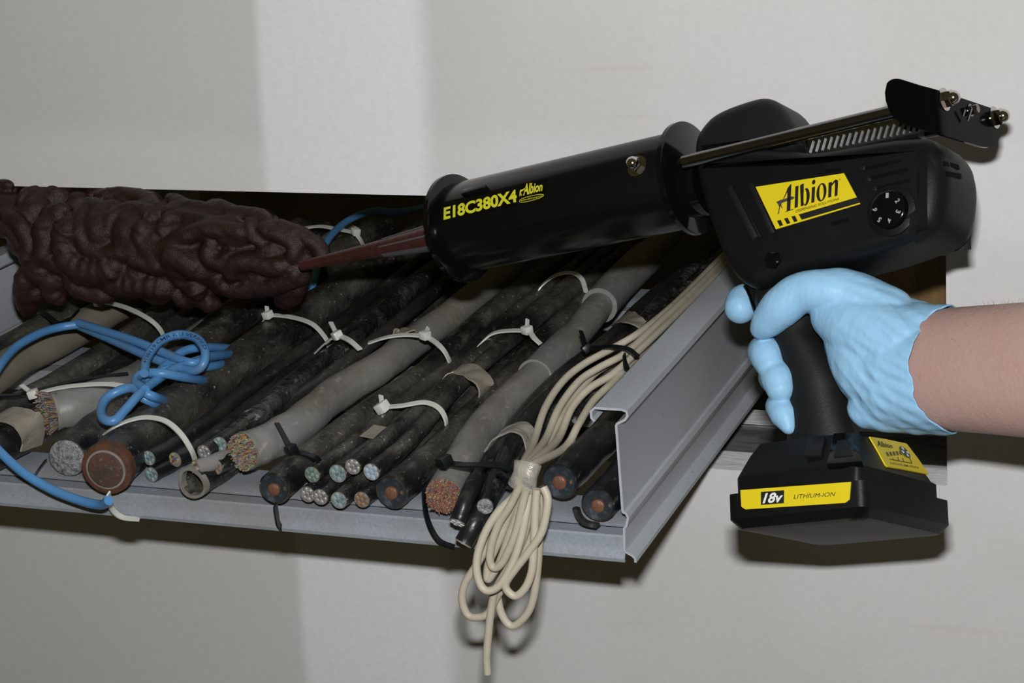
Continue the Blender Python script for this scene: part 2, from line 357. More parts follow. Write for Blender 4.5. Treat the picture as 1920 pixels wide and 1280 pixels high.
# ------------------------------------------------------------------ the setting: wall with its opening
ZT = 1.2422; ZB = 1.0375; XR = -.2278; XL = -1.16
def holed_wall(name, y0, y1, m, ext=(-2.6, 1.6, -.2, 2.9)):
    bm = bmesh.new(); X0, X1, Z0, Z1 = ext
    def ringv(y): return ([bm.verts.new((x, y, z)) for x, z in ((X0, Z0), (X1, Z0), (X1, Z1), (X0, Z1))], [bm.verts.new((x, y, z)) for x, z in ((XL, ZB), (XR, ZB), (XR, ZT), (XL, ZT))])
    o0, i0 = ringv(y0); o1, i1 = ringv(y1)
    for k in range(4):
        j = (k+1) % 4
        bm.faces.new((o0[k], o0[j], i0[j], i0[k])).material_index = 0
        bm.faces.new((o1[j], o1[k], i1[k], i1[j])).material_index = 0
        bm.faces.new((i0[k], i0[j], i1[j], i1[k])).material_index = 1
        bm.faces.new((o0[j], o0[k], o1[k], o1[j])).material_index = 0
    o = obj(name, bm, [m, M_gyp], smooth=0); o['kind'] = 'structure'; return o
yA = WZ(1400, 848, ZB)[1]; yB = WZ(1400, 794, ZB)[1]; yC = yB+.032
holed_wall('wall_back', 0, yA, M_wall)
holed_wall('wall_rear', yB, yC, M_gyp)
bm = bmesh.new()
for z0, z1 in ((ZB-.003, ZB-.0015), ):
    box(bm, ((XL+XR)/2, (yA+yB)/2, (z0+z1)/2), ((XR-XL)/2+.05, 0, 0), (0, (yB-yA)/2, 0), (0, 0, (z1-z0)/2))
    for y in (yA+.0016, yB-.0016): box(bm, ((XL+XR)/2, y, ZB-.02), ((XR-XL)/2+.05, 0, 0), (0, .0012, 0), (0, 0, .02))
obj('trim_1', bm, M_stud, smooth=0)['kind'] = 'structure'
bm = bmesh.new(); box(bm, ((XL+XR)/2, (yA+yB)/2, ZT+.003), ((XR-XL)/2+.05, 0, 0), (0, (yB-yA)/2, 0), (0, 0, .001)); obj('trim_2', bm, M_stud, smooth=0)['kind'] = 'structure'
bm = bmesh.new(); box(bm, (XR+.003, (yA+yB)/2, (ZT+ZB)/2), (.001, 0, 0), (0, (yB-yA)/2, 0), (0, 0, .11)); obj('trim_3', bm, M_stud, smooth=0)['kind'] = 'structure'
bm = bmesh.new(); box(bm, (-.6, 2.4, 1.0), (2.6, 0, 0), (0, .01, 0), (0, 0, 1.5)); obj('wall_far', bm, M_floor, smooth=0)['kind'] = 'structure'
bm = bmesh.new(); box(bm, (-.20, .165, 1.15), (.165, 0, 0), (0, .02, 0), (0, 0, .3)); obj('trim_5', bm, M_board, smooth=0)['kind'] = 'structure'
bm = bmesh.new(); box(bm, (-.5, -.1, -.22), (2.1, 0, 0), (0, 3.2, 0), (0, 0, .02)); obj('floor', bm, M_floor, smooth=0)['kind'] = 'structure'
# ------------------------------------------------------------------ cable tray
def strip(bm, prof, y0, y1, th, mi=0):
    P = [np.array(p) for p in prof]; n = len(P); off = []
    for i in range(n):
        e = P[min(i+1, n-1)]-P[max(i-1, 0)]; e /= np.linalg.norm(e); off.append(P[i]+np.array((-e[1], e[0]))*th)
    poly = P+off[::-1]
    A = [bm.verts.new((p[0], y0, p[1])) for p in poly]; B = [bm.verts.new((p[0], y1, p[1])) for p in poly]; N_ = len(poly)
    for i in range(N_): bm.faces.new((A[i], A[(i+1) % N_], B[(i+1) % N_], B[i]))
    for i in range(n-1):
        bm.faces.new((A[i], A[i+1], A[N_-2-i], A[N_-1-i])); bm.faces.new((B[i+1], B[i], B[N_-1-i], B[N_-2-i]))
def XZ(px, py): w = WY(px, py, -.23); return (w[0], w[2])
rail = [XZ(1116, 788), XZ(1111, 783), XZ(1110, 772), XZ(1115, 767), XZ(1165, 770), XZ(1173, 773), XZ(1174, 780), XZ(1170, 785), XZ(1155, 793), XZ(1153, 798), XZ(1165, 958), XZ(1167, 962),
        XZ(1172, 964), XZ(1175, 970), XZ(1172, 985), XZ(1168, 990), XZ(1168, 1030), XZ(1171, 1036), XZ(1184, 1043), XZ(1189, 1048), XZ(1189, 1054)]
tray = empty('cable_tray', (rail[10][0], -.23, 1.065), 'grey steel cable tray running out of the wall opening full of cut cables', 'cable tray')
bm = bmesh.new(); strip(bm, rail, -.23, .4, .0016); obj('side_rail', bm, M_tray, tray, smooth=30)
XLR = -1.052; mir = [(XLR-(p[0]-rail[10][0]), p[1]) for p in rail]
bm = bmesh.new(); strip(bm, mir, -.23, .4, -.0016); obj('side_rail', bm, M_tray, tray, smooth=30)
def rung(y):
    pr = [(.0, 1.0640), (-.0005, 1.0665), (.0022, 1.0712), (.0026, 1.0725), (.0026, 1.0800), (.0035, 1.0812), (.0140, 1.0822), (.0148, 1.0835), (.0148, 1.0855), (.0065, 1.0858), (.0050, 1.0868), (.009, 1.0885), (.020, 1.0896), (.042, 1.0898), (.0445, 1.0885), (.0445, 1.0685), (.050, 1.0640)]
    P = [np.array(p) for p in pr]; n = len(P)
    off = []
    for i in range(n):
        e = P[min(i+1, n-1)]-P[max(i-1, 0)]; e /= np.linalg.norm(e); off.append(P[i]+np.array((e[1], -e[0]))*.0014)
    poly = P+off[::-1]; bm = bmesh.new(); N_ = len(poly)
    x0, x1 = XLR+.0005, rail[10][0]+.0002
    A = [bm.verts.new((x0, y+p[0], p[1])) for p in poly]; B = [bm.verts.new((x1, y+p[0], p[1])) for p in poly]
    for i in range(N_): bm.faces.new((A[i], A[(i+1) % N_], B[(i+1) % N_], B[i]))
    for i in range(n-1):
        bm.faces.new((A[i], A[i+1], A[N_-2-i], A[N_-1-i])); bm.faces.new((B[i+1], B[i], B[N_-1-i], B[N_-2-i]))
    return obj('rung', bm, M_rung, tray, smooth=25)
for y in (-.2295, .0, .23): rung(y)
# ------------------------------------------------------------------ cables
def conduct(parent, c, T, r, material, n=7, name='conductor', rr=None):
    bm = bmesh.new(); disc_stack(bm, np.array(c), -T, [(-.003, r*.97), (.0006, r*.96)], 20); obj("filler", bm, M_lring, parent)
    u = np.cross(T, (0, 0, 1.)); u /= np.linalg.norm(u); w = np.cross(T, u); rr = rr or r*.335
    for k in range(n):
        q = np.array(c) if k == 0 else np.array(c)+(u*math.cos(k*2*math.pi/(n-1)+.3)+w*math.sin(k*2*math.pi/(n-1)+.3))*r*.62
        bm = bmesh.new(); disc_stack(bm, q, -T, [(-.004, rr), (.0006, rr), (.0010, rr*.75)], 10)
        obj(name, bm, material[k % len(material)] if isinstance(material, list) else material, parent, smooth=50)
def cable(name, label, end, rpx, pts, m, kind=None, group=None, lump=.04, km=None, rs=None, ext=True, seg=22, cat='cable', sag=None):
    P0 = H(*end); r = rpx*DEP(P0)/F*(1.1 if name == 'control_cable' else 1)
    W = [P0]+[H(*p) for p in pts]
    if ext:
        e = W[-1]-W[-2]; e /= e[1] if abs(e[1]) > 1e-6 else 1; e = np.array([e[0]*.5, 1, 0]); 
        if W[-1][1] < .36:
            W += [W[-1]+e*(.38-W[-1][1])*.5, W[-1]+e*(.38-W[-1][1])]
    C_ = catmull(W, 9); n = len(C_)
    R = []
    for i in range(n):
        t = i/(n-1); base = r*(1 if rs is None else 1+(rs-1)*min(1, t*2.2)); R.append(base)
    ph = random.random()*9
    def rf(i, a): 
        p = C_[i]; return 1+lump*(math.sin(i*.9+ph)*.5+math.sin(2*math.pi*a*2+i*.45+ph)*.35+math.sin(2*math.pi*a*3-i*1.1)*.3)*(0 if i == 0 else 1)
    bm = bmesh.new()
    hollow = kind in ('hollow',)
    tube(bm, C_, R, seg, cap=not hollow, rfun=rf)
    if hollow:
        tube(bm, C_[:6], [q*.86 for q in R[:6]], seg, cap=False)
        # rim
    GRP = {'power_cable': 'cut power cables lying in the tray', 'telephone_cable': 'cut telephone cables lying in the tray', 'control_cable': 'thin cut cables lying in the tray'}
    o = obj(name, bm, m); root(o, P0); tag(o, label, cat, GRP.get(name))
    T = C_[1]-C_[0]; T /= np.linalg.norm(T); u = np.cross(T, (0, 0, 1.)); u /= np.linalg.norm(u); w = np.cross(T, u)
    toC = CAM-P0; toC /= np.linalg.norm(toC); toC = toC*.75-T*.5+u*.0; toC /= np.linalg.norm(toC)
    if kind == 'copper':
        bm = bmesh.new(); disc_stack(bm, P0, -T, [(-.003, r*.88), (.0012, r*.88), (.0006, r*.70)], 26); obj('insulation', bm, M_ins, o)
        bm = bmesh.new(); disc_stack(bm, P0+u*r*.02+w*r*.02, -T, [(-.002, r*.40), (.0022, r*.38), (.003, r*.25)], 16)
        obj('conductor', bm, km or M_cu, o, label='copper conductor')
    elif kind == 'alu':
        bm = bmesh.new(); disc_stack(bm, P0, -T, [(-.003, r*.93), (.0015, r*.93), (.0018, r*.88)], 30); obj('core', bm, M_alu, o, label='cut grey metal core')
    elif kind == 'rust':
        bm = bmesh.new(); disc_stack(bm, P0, -T, [(-.006, r*1.02), (-.001, r*1.05), (.002, r*1.02), (.0025, r*.9)], 36); obj('armour_ring', bm, M_rust, o, label='rusty orange steel armour ring')
        bm = bmesh.new(); disc_stack(bm, P0, -T, [(-.002, r*.80), (.0036, r*.80), (.0038, r*.74)], 36); obj('sheath', bm, M_lring, o, label='pale grey inner sheath ring')
        bm = bmesh.new(); disc_stack(bm, P0, -T, [(-.002, r*.73), (.0042, r*.72), (.0046, r*.6)], 36); obj('core', bm, M_brn, o, label='brown dusty core')
    elif kind in ('telecom', 'copwire', 'multi'):
        small = kind == 'multi'
        if small: bm = bmesh.new(); disc_stack(bm, P0, -T, [(-.003, r*.95), (.0005, r*.94)], 20); obj('filler', bm, M_lring, o)
        bm = bmesh.new(); N_ = 16 if small else 900
        wr = r*.17 if small else .00048
        tilt = .0
        for k in range(N_):
            if small: a = k*2.4; q = r*.72*math.sqrt((k+.5)/N_)
            else: a = random.random()*6.283; q = r*.95*math.sqrt(random.random())
            c = P0+u*math.cos(a)*q+w*math.sin(a)*q
            dr = (toC if rs == .999 else -T)+(u*random.uniform(-.25, .25)+w*random.uniform(-.25, .25))*(0 if small else 1)
            L_ = (.002 if small else random.uniform(.001, .0045)) if kind != 'telecom' else (random.uniform(.012, .0165)*(1 if random.random() < .96 else 1.4) if rs == .999 else random.uniform(.001, .005))
            ci = random.choice([0, 1, 2, 3, 4, 5, 6, 7, 8]); ci = 9 if (kind == 'copwire' and random.random() < .72) else ci
            disc_stack(bm, c, dr, [(-.003, wr), (L_, wr), (L_+.0002, wr*.6)], 5, mi=ci)
        if not small: disc_stack(bm, P0, -T, [(-.004, r*.96), (.0004, r*.96)], 24, mi=9 if kind == 'copwire' else 7)
        obj('wire_ends', bm, M_w+[M_copw], o, smooth=0, kind='stuff', label='bunch of cut coloured wires')
        if not small:
            bm = bmesh.new(); rg = [C_[0]-T*.0006, C_[0]+T*.001]; tube(bm, rg, r*1.03, 30, cap=False); tube(bm, rg, r*.98, 30, cap=False)
            o2 = obj('jacket_rim', bm, M_lring, o, label='pale cut rim of the jacket')
    elif kind == 'seven': conduct(o, P0-T*.0003, T, r*.98, km or M_aqua)
    elif kind == 'hollow':
        bm = bmesh.new(); disc_stack(bm, P0+T*.016, -T, [(-.003, r*.84), (.0, r*.84)], 24); obj('shade_disc', bm, M_dark, o, label='dark hollow inside')  # black disc stands in for the shade deep inside the open pipe
        bm = bmesh.new()
        seg_ = 36; ri = [[], [], [], []]
        for k in range(seg_):
            a = 2*math.pi*k/seg_; jj = 1+.05*math.sin(3*a+1); d_ = u*math.cos(a)+w*math.sin(a)
            for q, (rad, dd) in enumerate(((1.04, .003), (1.04, -.0015), (.84, -.0015), (.84, .004))): ri[q].append(bm.verts.new(V(P0+d_*r*rad*jj+T*dd)))
        for q in range(3):
            for k in range(seg_): bm.faces.new((ri[q][k], ri[q][(k+1) % seg_], ri[q+1][(k+1) % seg_], ri[q+1][k]))
        obj('rim', bm, M_lring, o, label='chipped grey rim')
    return o
G_sm = None
B = 'cable'
# left side of the tray
cable('power_cable', 'dusty black cable at far left of the tray, under the maroon putty', (-60, 690, .018), 30, [(30, 646, .018), (135, 585, .019), (215, 535, .02)], M_blk)
cable('telephone_cable', 'dusty tan cable lying under the blue cable at the left', (-60, 742, .020), 34, [(30, 678, .020), (120, 632, .020), (235, 566, .022), (330, 515, .02)], M_tan)
cable('power_cable', 'thick black dusty cable right of the tan cable at the left', (-40, 800, .018), 25, [(60, 745, .020), (170, 680, .022), (290, 600, .022), (380, 540, .02)], M_blk)
cable('power_cable', 'thin black cable between the dusty black one and the blue loops', (60, 790, .006), 19, [(150, 722, .010), (250, 660, .013), (340, 598, .016), (430, 540, .016)], M_blk2)
cable('power_cable', 'black cable wrapped with beige tape, running out of the left edge', (-80, 880, .018), 36, [(-20, 850, .018), (40, 815, .018), (110, 775, .014), (200, 715, .006), (290, 650, .006)], M_blk2, 'copper')
cable('telephone_cable', 'grey cable with a frayed bunch of coloured wires, upper left cut end', (100, 770, .026), 37, [(150, 758, .026), (215, 735, .022), (300, 690, .012), (400, 620, .008)], M_gry, 'telecom', rs=.999)
cable('power_cable', 'dark cable with a round grey metal cut face, left of the rusty one', (127, 857, .0135), 38, [(180, 812, .0135), (245, 762, .014), (330, 690, .014), (417, 612, .017), (500, 560, .018)], M_blk, 'alu')
cable('power_cable', 'thickest black cable with rusty orange ring and brown core', (202, 877, .0178), 49, [(262, 822, .0178), (330, 768, .0178), (450, 680, .018), (583, 590, .019), (690, 515, .019)], M_blk, 'rust', rs=.95)
# little cables right of the big rusty one
cable('control_cable', 'upper thin black cable with aqua seven-wire end beside the rusty cable', (280, 858, .0165), 14, [(330, 832, .0165), (395, 786, .0165), (470, 726, .018), (560, 662, .020), (640, 602, .02), (760, 510, .02)], M_blk2, 'seven')
cable('control_cable', 'lower thin black cable with aqua seven-wire end beside the rusty cable', (285, 889, .0055), 14, [(335, 862, .0055), (400, 815, .0055), (500, 740, .006), (600, 660, .006)], M_blk2, 'seven')
cable('control_cable', 'thin black cable end with many coloured wires beside the aqua ends', (329, 861, .0155), 14, [(370, 840, .0155), (420, 802, .0155), (500, 738, .016), (590, 670, .016), (690, 590, .016)], M_blk2, 'multi')
cable('conduit', 'hollow dark pipe end with chipped rim under the little cable ends', (362, 905, .0110), 30, [(430, 862, .0115), (500, 810, .011), (600, 740, .008), (700, 660, .006)], M_blk, 'hollow', cat='conduit')
cable('power_cable', 'black cable in crinkled shiny plastic wrap, left of the thick grey one', (440, 820, .026), 24, [(480, 785, .028), (560, 715, .028), (645, 652, .028), (780, 535, .027), (880, 455, .025)], M_wrap, lump=.1)
cable('control_cable', 'thin cable with dull grey end above the hollow pipe', (383, 847, .027), 14, [(425, 820, .028), (470, 785, .026), (540, 735, .024)], M_blk, 'seven', km=M_silv, ext=False)
cable('control_cable', 'thin cable with pale aqua end touching the thick grey cable', (413, 832, .030), 14, [(450, 806, .030), (490, 775, .026), (550, 725, .024)], M_blk, 'seven', km=M_aqua, ext=False)
cable('control_cable', 'thin grey cable with coloured wires over the hollow pipe', (368, 877, .021), 14, [(410, 862, .021), (450, 835, .020), (500, 800, .018)], M_gry, 'multi', ext=False)
cable('control_cable', 'thin cable with brownish dusty end under the thick grey cable', (405, 874, .0185), 15, [(440, 856, .018), (490, 815, .016), (560, 760, .014)], M_blk, 'seven', km=M_brz, ext=False)
cable('telephone_cable', 'thick grey cable with green and pink speckled wire end', (458, 846, .027), 37, [(500, 830, .026), (560, 795, .026), (630, 738, .025), (713, 688, .024), (770, 645, .023), (863, 578, .022), (950, 505, .02)], M_gry, 'telecom', rs=.93)
cable('power_cable', 'thin black cable squeezed between the plastic wrapped and thick grey cables', (450, 820, .018), 15, [(560, 742, .025), (620, 700, .030), (700, 640, .032), (813, 548, .030), (900, 478, .026)], M_blk2)
cable('power_cable', 'black cable with off-centre copper core right of the thick grey cable', (515, 915, .0115), 32, [(570, 868, .0125), (650, 805, .014), (747, 737, .016), (813, 688, .017), (897, 608, .018), (970, 550, .018), (1080, 465, .018)], M_blk, 'copper', rs=.86)
# telephone group in the middle
TG = [(586, 889, .0185, 15, M_green, 'green', [(640, 850), (700, 800), (770, 742), (830, 700), (868, 668), (960, 590), (1050, 520)], 'upper row left in middle bunch'),
      (634, 887, .0175, 17, M_aqua, 'aqua and red', [(690, 846), (745, 800), (800, 755), (850, 712), (892, 676), (985, 596), (1070, 530)], 'second of upper row, middle bunch'),
      (662, 874, .0225, 15, M_silv, 'dull grey', [(705, 838), (750, 800), (815, 745), (862, 700), (905, 660), (1000, 585), (1090, 512)], 'raised above the others in the middle bunch'),
      (697, 884, .0205, 16, M_pale, 'pale blue', [(740, 852), (775, 818), (815, 770), (868, 712), (920, 668), (1020, 588), (1110, 520)], 'next to the large copper core cable, middle bunch'),
      (577, 926, .0060, 15, M_silv, 'grey', [(640, 880), (720, 815), (800, 750), (900, 665)], 'bottom row beside the off-centre copper cable'),
      (601, 931, .0060, 15, M_silv, 'silver', [(655, 890), (735, 822), (815, 755), (915, 665)], 'bottom row, below the aqua and red one'),
      (636, 937, .0062, 16, M_aqua, 'dull aqua', [(690, 895), (755, 840), (830, 770), (930, 670)], 'third of bottom row, middle bunch'),
      (679, 936, .0058, 15, M_brz, 'brownish', [(720, 905), (780, 850), (850, 780), (950, 680)], 'last of bottom row, middle bunch')]
for x, y, h, r, km, cn, pt, where in TG:
    cable('control_cable', 'thin cable with %s wire end, %s' % (cn, where), (x, y, h), r, [(a, b, h+(.004 if k > 1 else 0)) for k, (a, b) in enumerate(pt)], M_blk, 'seven', km=km, group=None)
cable('power_cable', 'black cable with small round copper core between middle bunch and pale grey cable', (735, 922, .0121), 34, [(775, 890, .0121), (815, 852, .0121), (865, 800, .0125), (930, 735, .013), (1010, 650, .014), (1100, 560, .014)], M_blk, 'copper', rs=.8)
cable('telephone_cable', 'pale grey sleeved cable with reddish copper wire end near the right', (832, 928, .0135), 35, [(862, 872, .016), (897, 813, .019), (947, 757, .021), (1013, 697, .023), (1072, 638, .024), (1134, 560, .025), (1199, 492, .025)], M_gry, 'copwire', rs=.96)
cable('control_cable', 'black cable with white seven-wire end hanging over the tray edge', (858, 979, ('y', -.262)), 15, [(880, 925, ('y', -.245)), (905, 880, .010), (945, 830, .014), (990, 770, .018), (1060, 700, .022), (1140, 640, .026), (1210, 570, .028), (1290, 505, .028)], M_blk2, 'seven', km=M_white, rs=1.15)
cable('control_cable', 'black cable with worn grey metal tip beside the cream cord', (910, 948, .016), 15, [(935, 890, .018), (958, 838, .022), (985, 790, .024), (1060, 718, .024), (1150, 655, .028), (1240, 590, .032), (1330, 505, .032)], M_blk2, 'alu', rs=1.2)
cable('control_cable', 'lowest black cable end with dark dusty wires beside the cream cord', (870, 1017, ('y', -.262)), 17, [(900, 965, ('y', -.25)), (930, 915, .006), (980, 850, .006), (1050, 770, .008)], M_blk2, 'seven', km=M_brz)
cable('control_cable', 'black cable behind the beige tape at the right of the grey sleeve', (985, 830, .010), 19, [(1060, 740, .014), (1140, 690, .022), (1190, 630, .030), (1250, 560, .034), (1330, 480, .034)], M_wrap, lump=.08)
cable('control_cable', 'black shiny cable along the inside of the right rail', (1080, 780, .02), 17, [(1140, 715, .03), (1220, 620, .040), (1280, 556, .044), (1345, 490, .044)], M_wrap, lump=.08)
cable('power_cable', 'black cable with copper core right beside the cream cord tape', (1050, 902, .0235), 36, [(1090, 862, .024), (1140, 812, .024), (1200, 740, .024), (1290, 640, .024)], M_blk2, 'copper', rs=.95)
cable('power_cable', 'black cable with peeled jacket and copper core nearest the right rail', (1122, 946, .0125), 34, [(1150, 915, .0125), (1190, 868, .0125), (1240, 805, .0125), (1300, 730, .0125)], M_blk2, 'copper')
# peeled curl of jacket
bm = bmesh.new(); q = catmull([H(1082, 952, .006), H(1088, 968, .003), H(1100, 979, .002), H(1122, 984, .0015)], 6)
tube(bm, q, .0032, prof=[(-1, -.35), (-.5, .35), (.5, .35), (1, -.35)], up=(0, 1, 0)); tag(root(obj('jacket_scrap', bm, M_blk2), q[0]), 'curled scrap of black jacket at the foot of the peeled cable', 'scrap')
for a in [(30, -40, 0)]: pass
# sleeve overlaps on the pale grey cable
def band_on(name, pts, rpx, m, label, cat, seg=26, sc=1.0, top=None):
    W = catmull([H(*p) for p in pts], 5); bm = bmesh.new(); tube(bm, W, rpx*DEP(W[0])/F*sc, seg, cap=True); o = obj(name, bm, m); root(o, W[0]); return tag(o, label, cat)
band_on('cable_sleeve', [(1003, 706, .0225), (1034, 676, .0232), (1068, 642, .024)], 34.6, M_gry, 'grey sleeve ring near middle of the pale grey cable', 'cable sleeve')
band_on('cable_sleeve', [(1124, 573, .025), (1160, 533, .025), (1210, 484, .025)], 34.4, M_gry, 'grey sleeve on the far part of the pale grey cable, below the barrel', 'cable sleeve')
def tapeband(name, pts, m, label, width=.016, up=(0, 1, 0), th=.0012, cat='tape'):
    W = catmull([H(*p) for p in pts], 7); bm = bmesh.new()
    tube(bm, W, 1, prof=[(-width/2, -th/2), (-width/2, th/2), (width/2, th/2), (width/2, -th/2)], up=up)
    bmesh.ops.subdivide_edges(bm, edges=[e for e in bm.edges if e.calc_length() > width*.8], cuts=3)
    for v in bm.verts:
        a = nois(np.array([v.co[:]]), 260, 2)[0]; v.co.z += a*.0007; v.co.y += nois(np.array([v.co[:]]), 150, 5)[0]*.001
    o = obj(name, bm, m); root(o, W[0]); return tag(o, label, cat, 'tape on the cables')
tapeband('tape_band', [(826, 722, .022), (845, 700, .029), (866, 690, .033), (890, 700, .033), (908, 722, .028), (906, 745, .018)], M_tape, 'beige tape around the middle bunch of thin cables', .020)
tapeband('tape_band', [(918, 838, .018), (935, 815, .028), (965, 801, .035), (988, 812, .033), (999, 845, .022)], M_ctape, 'clear glossy tape over two thin cables left of the cream cord', .018)
tapeband('tape_band', [(1160, 600, .026), (1172, 595, .038), (1190, 601, .043), (1206, 612, .040), (1205, 625, .032)], M_tape, 'small beige tape tab near the far end of the cream cord', .015)
tapeband('tape_band', [(735, 633, .037), (748, 620, .040), (768, 622, .042)], M_tape, 'scrap of beige tape behind the tie on the thick grey cable', .010)
tapeband('tape_band', [(-25, 790, .030), (0, 779, .036), (28, 779, .037), (52, 793, .033), (63, 815, .022), (58, 840, .012)], M_tape, 'beige and grey tape around the cable running out of the left edge', .028)
bm = bmesh.new(); flat(bm, [H(675, 818, .0265), H(702, 823, .0265), H(728, 802, .0265), H(701, 797, .0265)], .0005, (0, 0, 1)); tag(root(obj('paper_tag', bm, M_tape, smooth=0), H(700, 815, .0265)), 'small cream paper tag on a thin cable of the middle bunch', 'tag')
# ------------------------------------------------------------------ cable ties
def tie(label, pts, head, tail, m, w=.0042, hs=.0042, extra=None):
    W = catmull([H(*p) for p in pts], 8); bm = bmesh.new()
    tube(bm, W, 1, prof=[(-w/2, -.0006), (-w/2, .0006), (w/2, .0006), (w/2, -.0006)], up=(0, 1, .2))
    if extra:
        W2 = catmull([H(*p) for p in extra], 8); tube(bm, W2, 1, prof=[(-w/2, -.0006), (-w/2, .0006), (w/2, .0006), (w/2, -.0006)], up=(0, 1, .2))
    o = obj('cable_tie', bm, m); root(o, W[0]); tag(o, label, 'cable tie', 'cable ties around the cables')
    if head:
        c = H(*head); k = int(np.argmin([np.linalg.norm(p-c) for p in W])); t = W[min(k+1, len(W)-1)]-W[max(k-1, 0)]; t /= np.linalg.norm(t)
        y = np.array((0, 1., .1)); y -= y.dot(t)*t; y /= np.linalg.norm(y); z = np.cross(t, y)
        bm = bmesh.new(); box(bm, c, t*hs*.85, y*hs*.85, z*hs*.75); bevel(bm, .0008, 2)
        obj('locking_head', bm, m, o)
        if tail:
            T_ = H(*tail); bm = bmesh.new(); tube(bm, [c, c*.5+T_*.5, T_], 1, prof=[(-w*.42, -.0006), (-w*.42, .0006), (w*.42, .0006), (w*.42, -.0006)], up=(.2, 1, 0)); obj('tail', bm, m, o)
    return o
tie('white tie with its head just below the putty at left', [(184, 566, .042), (215, 570, .045), (250, 582, .045), (285, 602, .040), (303, 622, .030), (308, 640, .020)], (184, 566, .042), (176, 562, .046), M_ziw)
tie('white tie around the thickest black cable, head beside the putty', [(480, 618, .020), (495, 600, .033), (503, 591, .038), (545, 594, .040), (585, 607, .038), (610, 633, .028), (616, 650, .02)], (502, 590, .040), (500, 574, .046), M_ziw)
tie('white tie around the plastic wrapped cable, head on top', [(592, 660, .026), (610, 643, .038), (632, 630, .048), (655, 638, .050), (675, 655, .046)], (632, 628, .050), (620, 604, .056), M_ziw)
tie('white tie arched over the thick grey cable', [(690, 643, .036), (725, 632, .042), (760, 628, .044), (800, 632, .044), (828, 652, .040), (842, 675, .030), (845, 692, .02)], (797, 628, .046), (803, 614, .050), M_ziw)
tie('white tie behind the beige tape, head standing over thin black cables', [(895, 650, .025), (920, 627, .034), (950, 620, .038), (988, 621, .040), (1002, 634, .038), (1014, 645, .034)], (988, 618, .041), (989, 598, .048), M_ziw)
tie('white tie with upright tail around the middle bunch of thin cables', [(720, 790, .018), (719, 775, .026), (722, 764, .033), (755, 760, .036), (795, 754, .037), (822, 764, .034), (836, 787, .026), (836, 812, .014)], (717, 763, .034), (714, 741, .040), M_ziw, hs=.005)
tie('white tie looped over the thickest black cable and down under the front rung', [(196, 812, .028), (215, 800, .036), (242, 788, .040), (275, 782, .0415), (310, 789, .040), (338, 812, .034), (358, 842, .024), (366, 862, .014)], None, None, M_ziw,
    extra=[(203, 925, ('y', -.262)), (206, 945, ('y', -.245)), (215, 960, ('y', -.238)), (232, 970, ('y', -.234)), (262, 973, ('y', -.230))])
tie('white tie with its head above the frayed coloured wires', [(62, 739, .040), (110, 727, .044), (160, 721, .046), (205, 720, .046), (242, 725, .044)], (62, 738, .042), (40, 722, .046), M_ziw)
tie('white tie arched over thin black cables below the barrel', [(1003, 560, .020), (1015, 537, .030), (1040, 517, .036), (1070, 511, .038), (1090, 522, .036), (1099, 548, .028)], None, None, M_ziw)
tie('white tie near the blue cable behind the nozzle', [(565, 428, .038), (600, 424, .041), (630, 429, .041), (662, 436, .040), (674, 447, .036), (682, 462, .026)], (667, 434, .042), (668, 426, .045), M_ziw)
tie('black tie around the off-centre copper cable and the front rung', [(548, 846, .027), (570, 850, .029), (590, 857, .028), (603, 868, .022)], (546, 842, .030), (519, 793, .040), M_zib,
    extra=[(516, 946, ('y', -.248)), (519, 966, ('y', -.240)), (522, 982, ('y', -.234)), (532, 996, ('y', -.226))])
tie('black tie across the pale grey cable and down below the rung', [(836, 868, .034), (870, 871, .038), (905, 871, .038), (935, 872, .034), (962, 882, .028)], (834, 865, .036), (828, 855, .038), M_zib, w=.0046, hs=.005,
    extra=[(833, 872, .030), (815, 892, .012), (797, 915, ('y', -.235)), (797, 950, ('y', -.240)), (806, 985, ('y', -.240)), (824, 1014, ('y', -.236)), (852, 1026, ('y', -.232))])
tie('small black tie left of the cream cord tape', [(932, 886, .022), (945, 892, .028), (958, 899, .030), (972, 908, .026)], (956, 898, .031), (934, 889, .030), M_zib)
tie('black tie over the cream cord strands', [(1100, 652, .044), (1125, 652, .054), (1150, 650, .060), (1178, 655, .062), (1195, 668, .060)], (1100, 653, .046), (1089, 620, .056), M_zib)
tie('short black tie stub standing beside the right rail', [(1176, 692, .058), (1172, 678, .062), (1170, 664, .068)], None, None, M_zib)
tie('black tie passing under the cable ends at the left of the front rung', [(64, 893, -.001), (74, 878, .004), (86, 862, .010)], None, None, M_zib)
tie('black tie on the dusty cable below the putty at left', [(72, 582, .038), (90, 592, .040), (108, 605, .040), (128, 600, .040), (146, 582, .040)], None, None, M_zib)
tie('black tie lying on the dusty cable above the coloured wires', [(-10, 742, .040), (30, 740, .041), (75, 730, .041), (150, 712, .04), (240, 700, .036)], None, None, M_zib, w=.003)
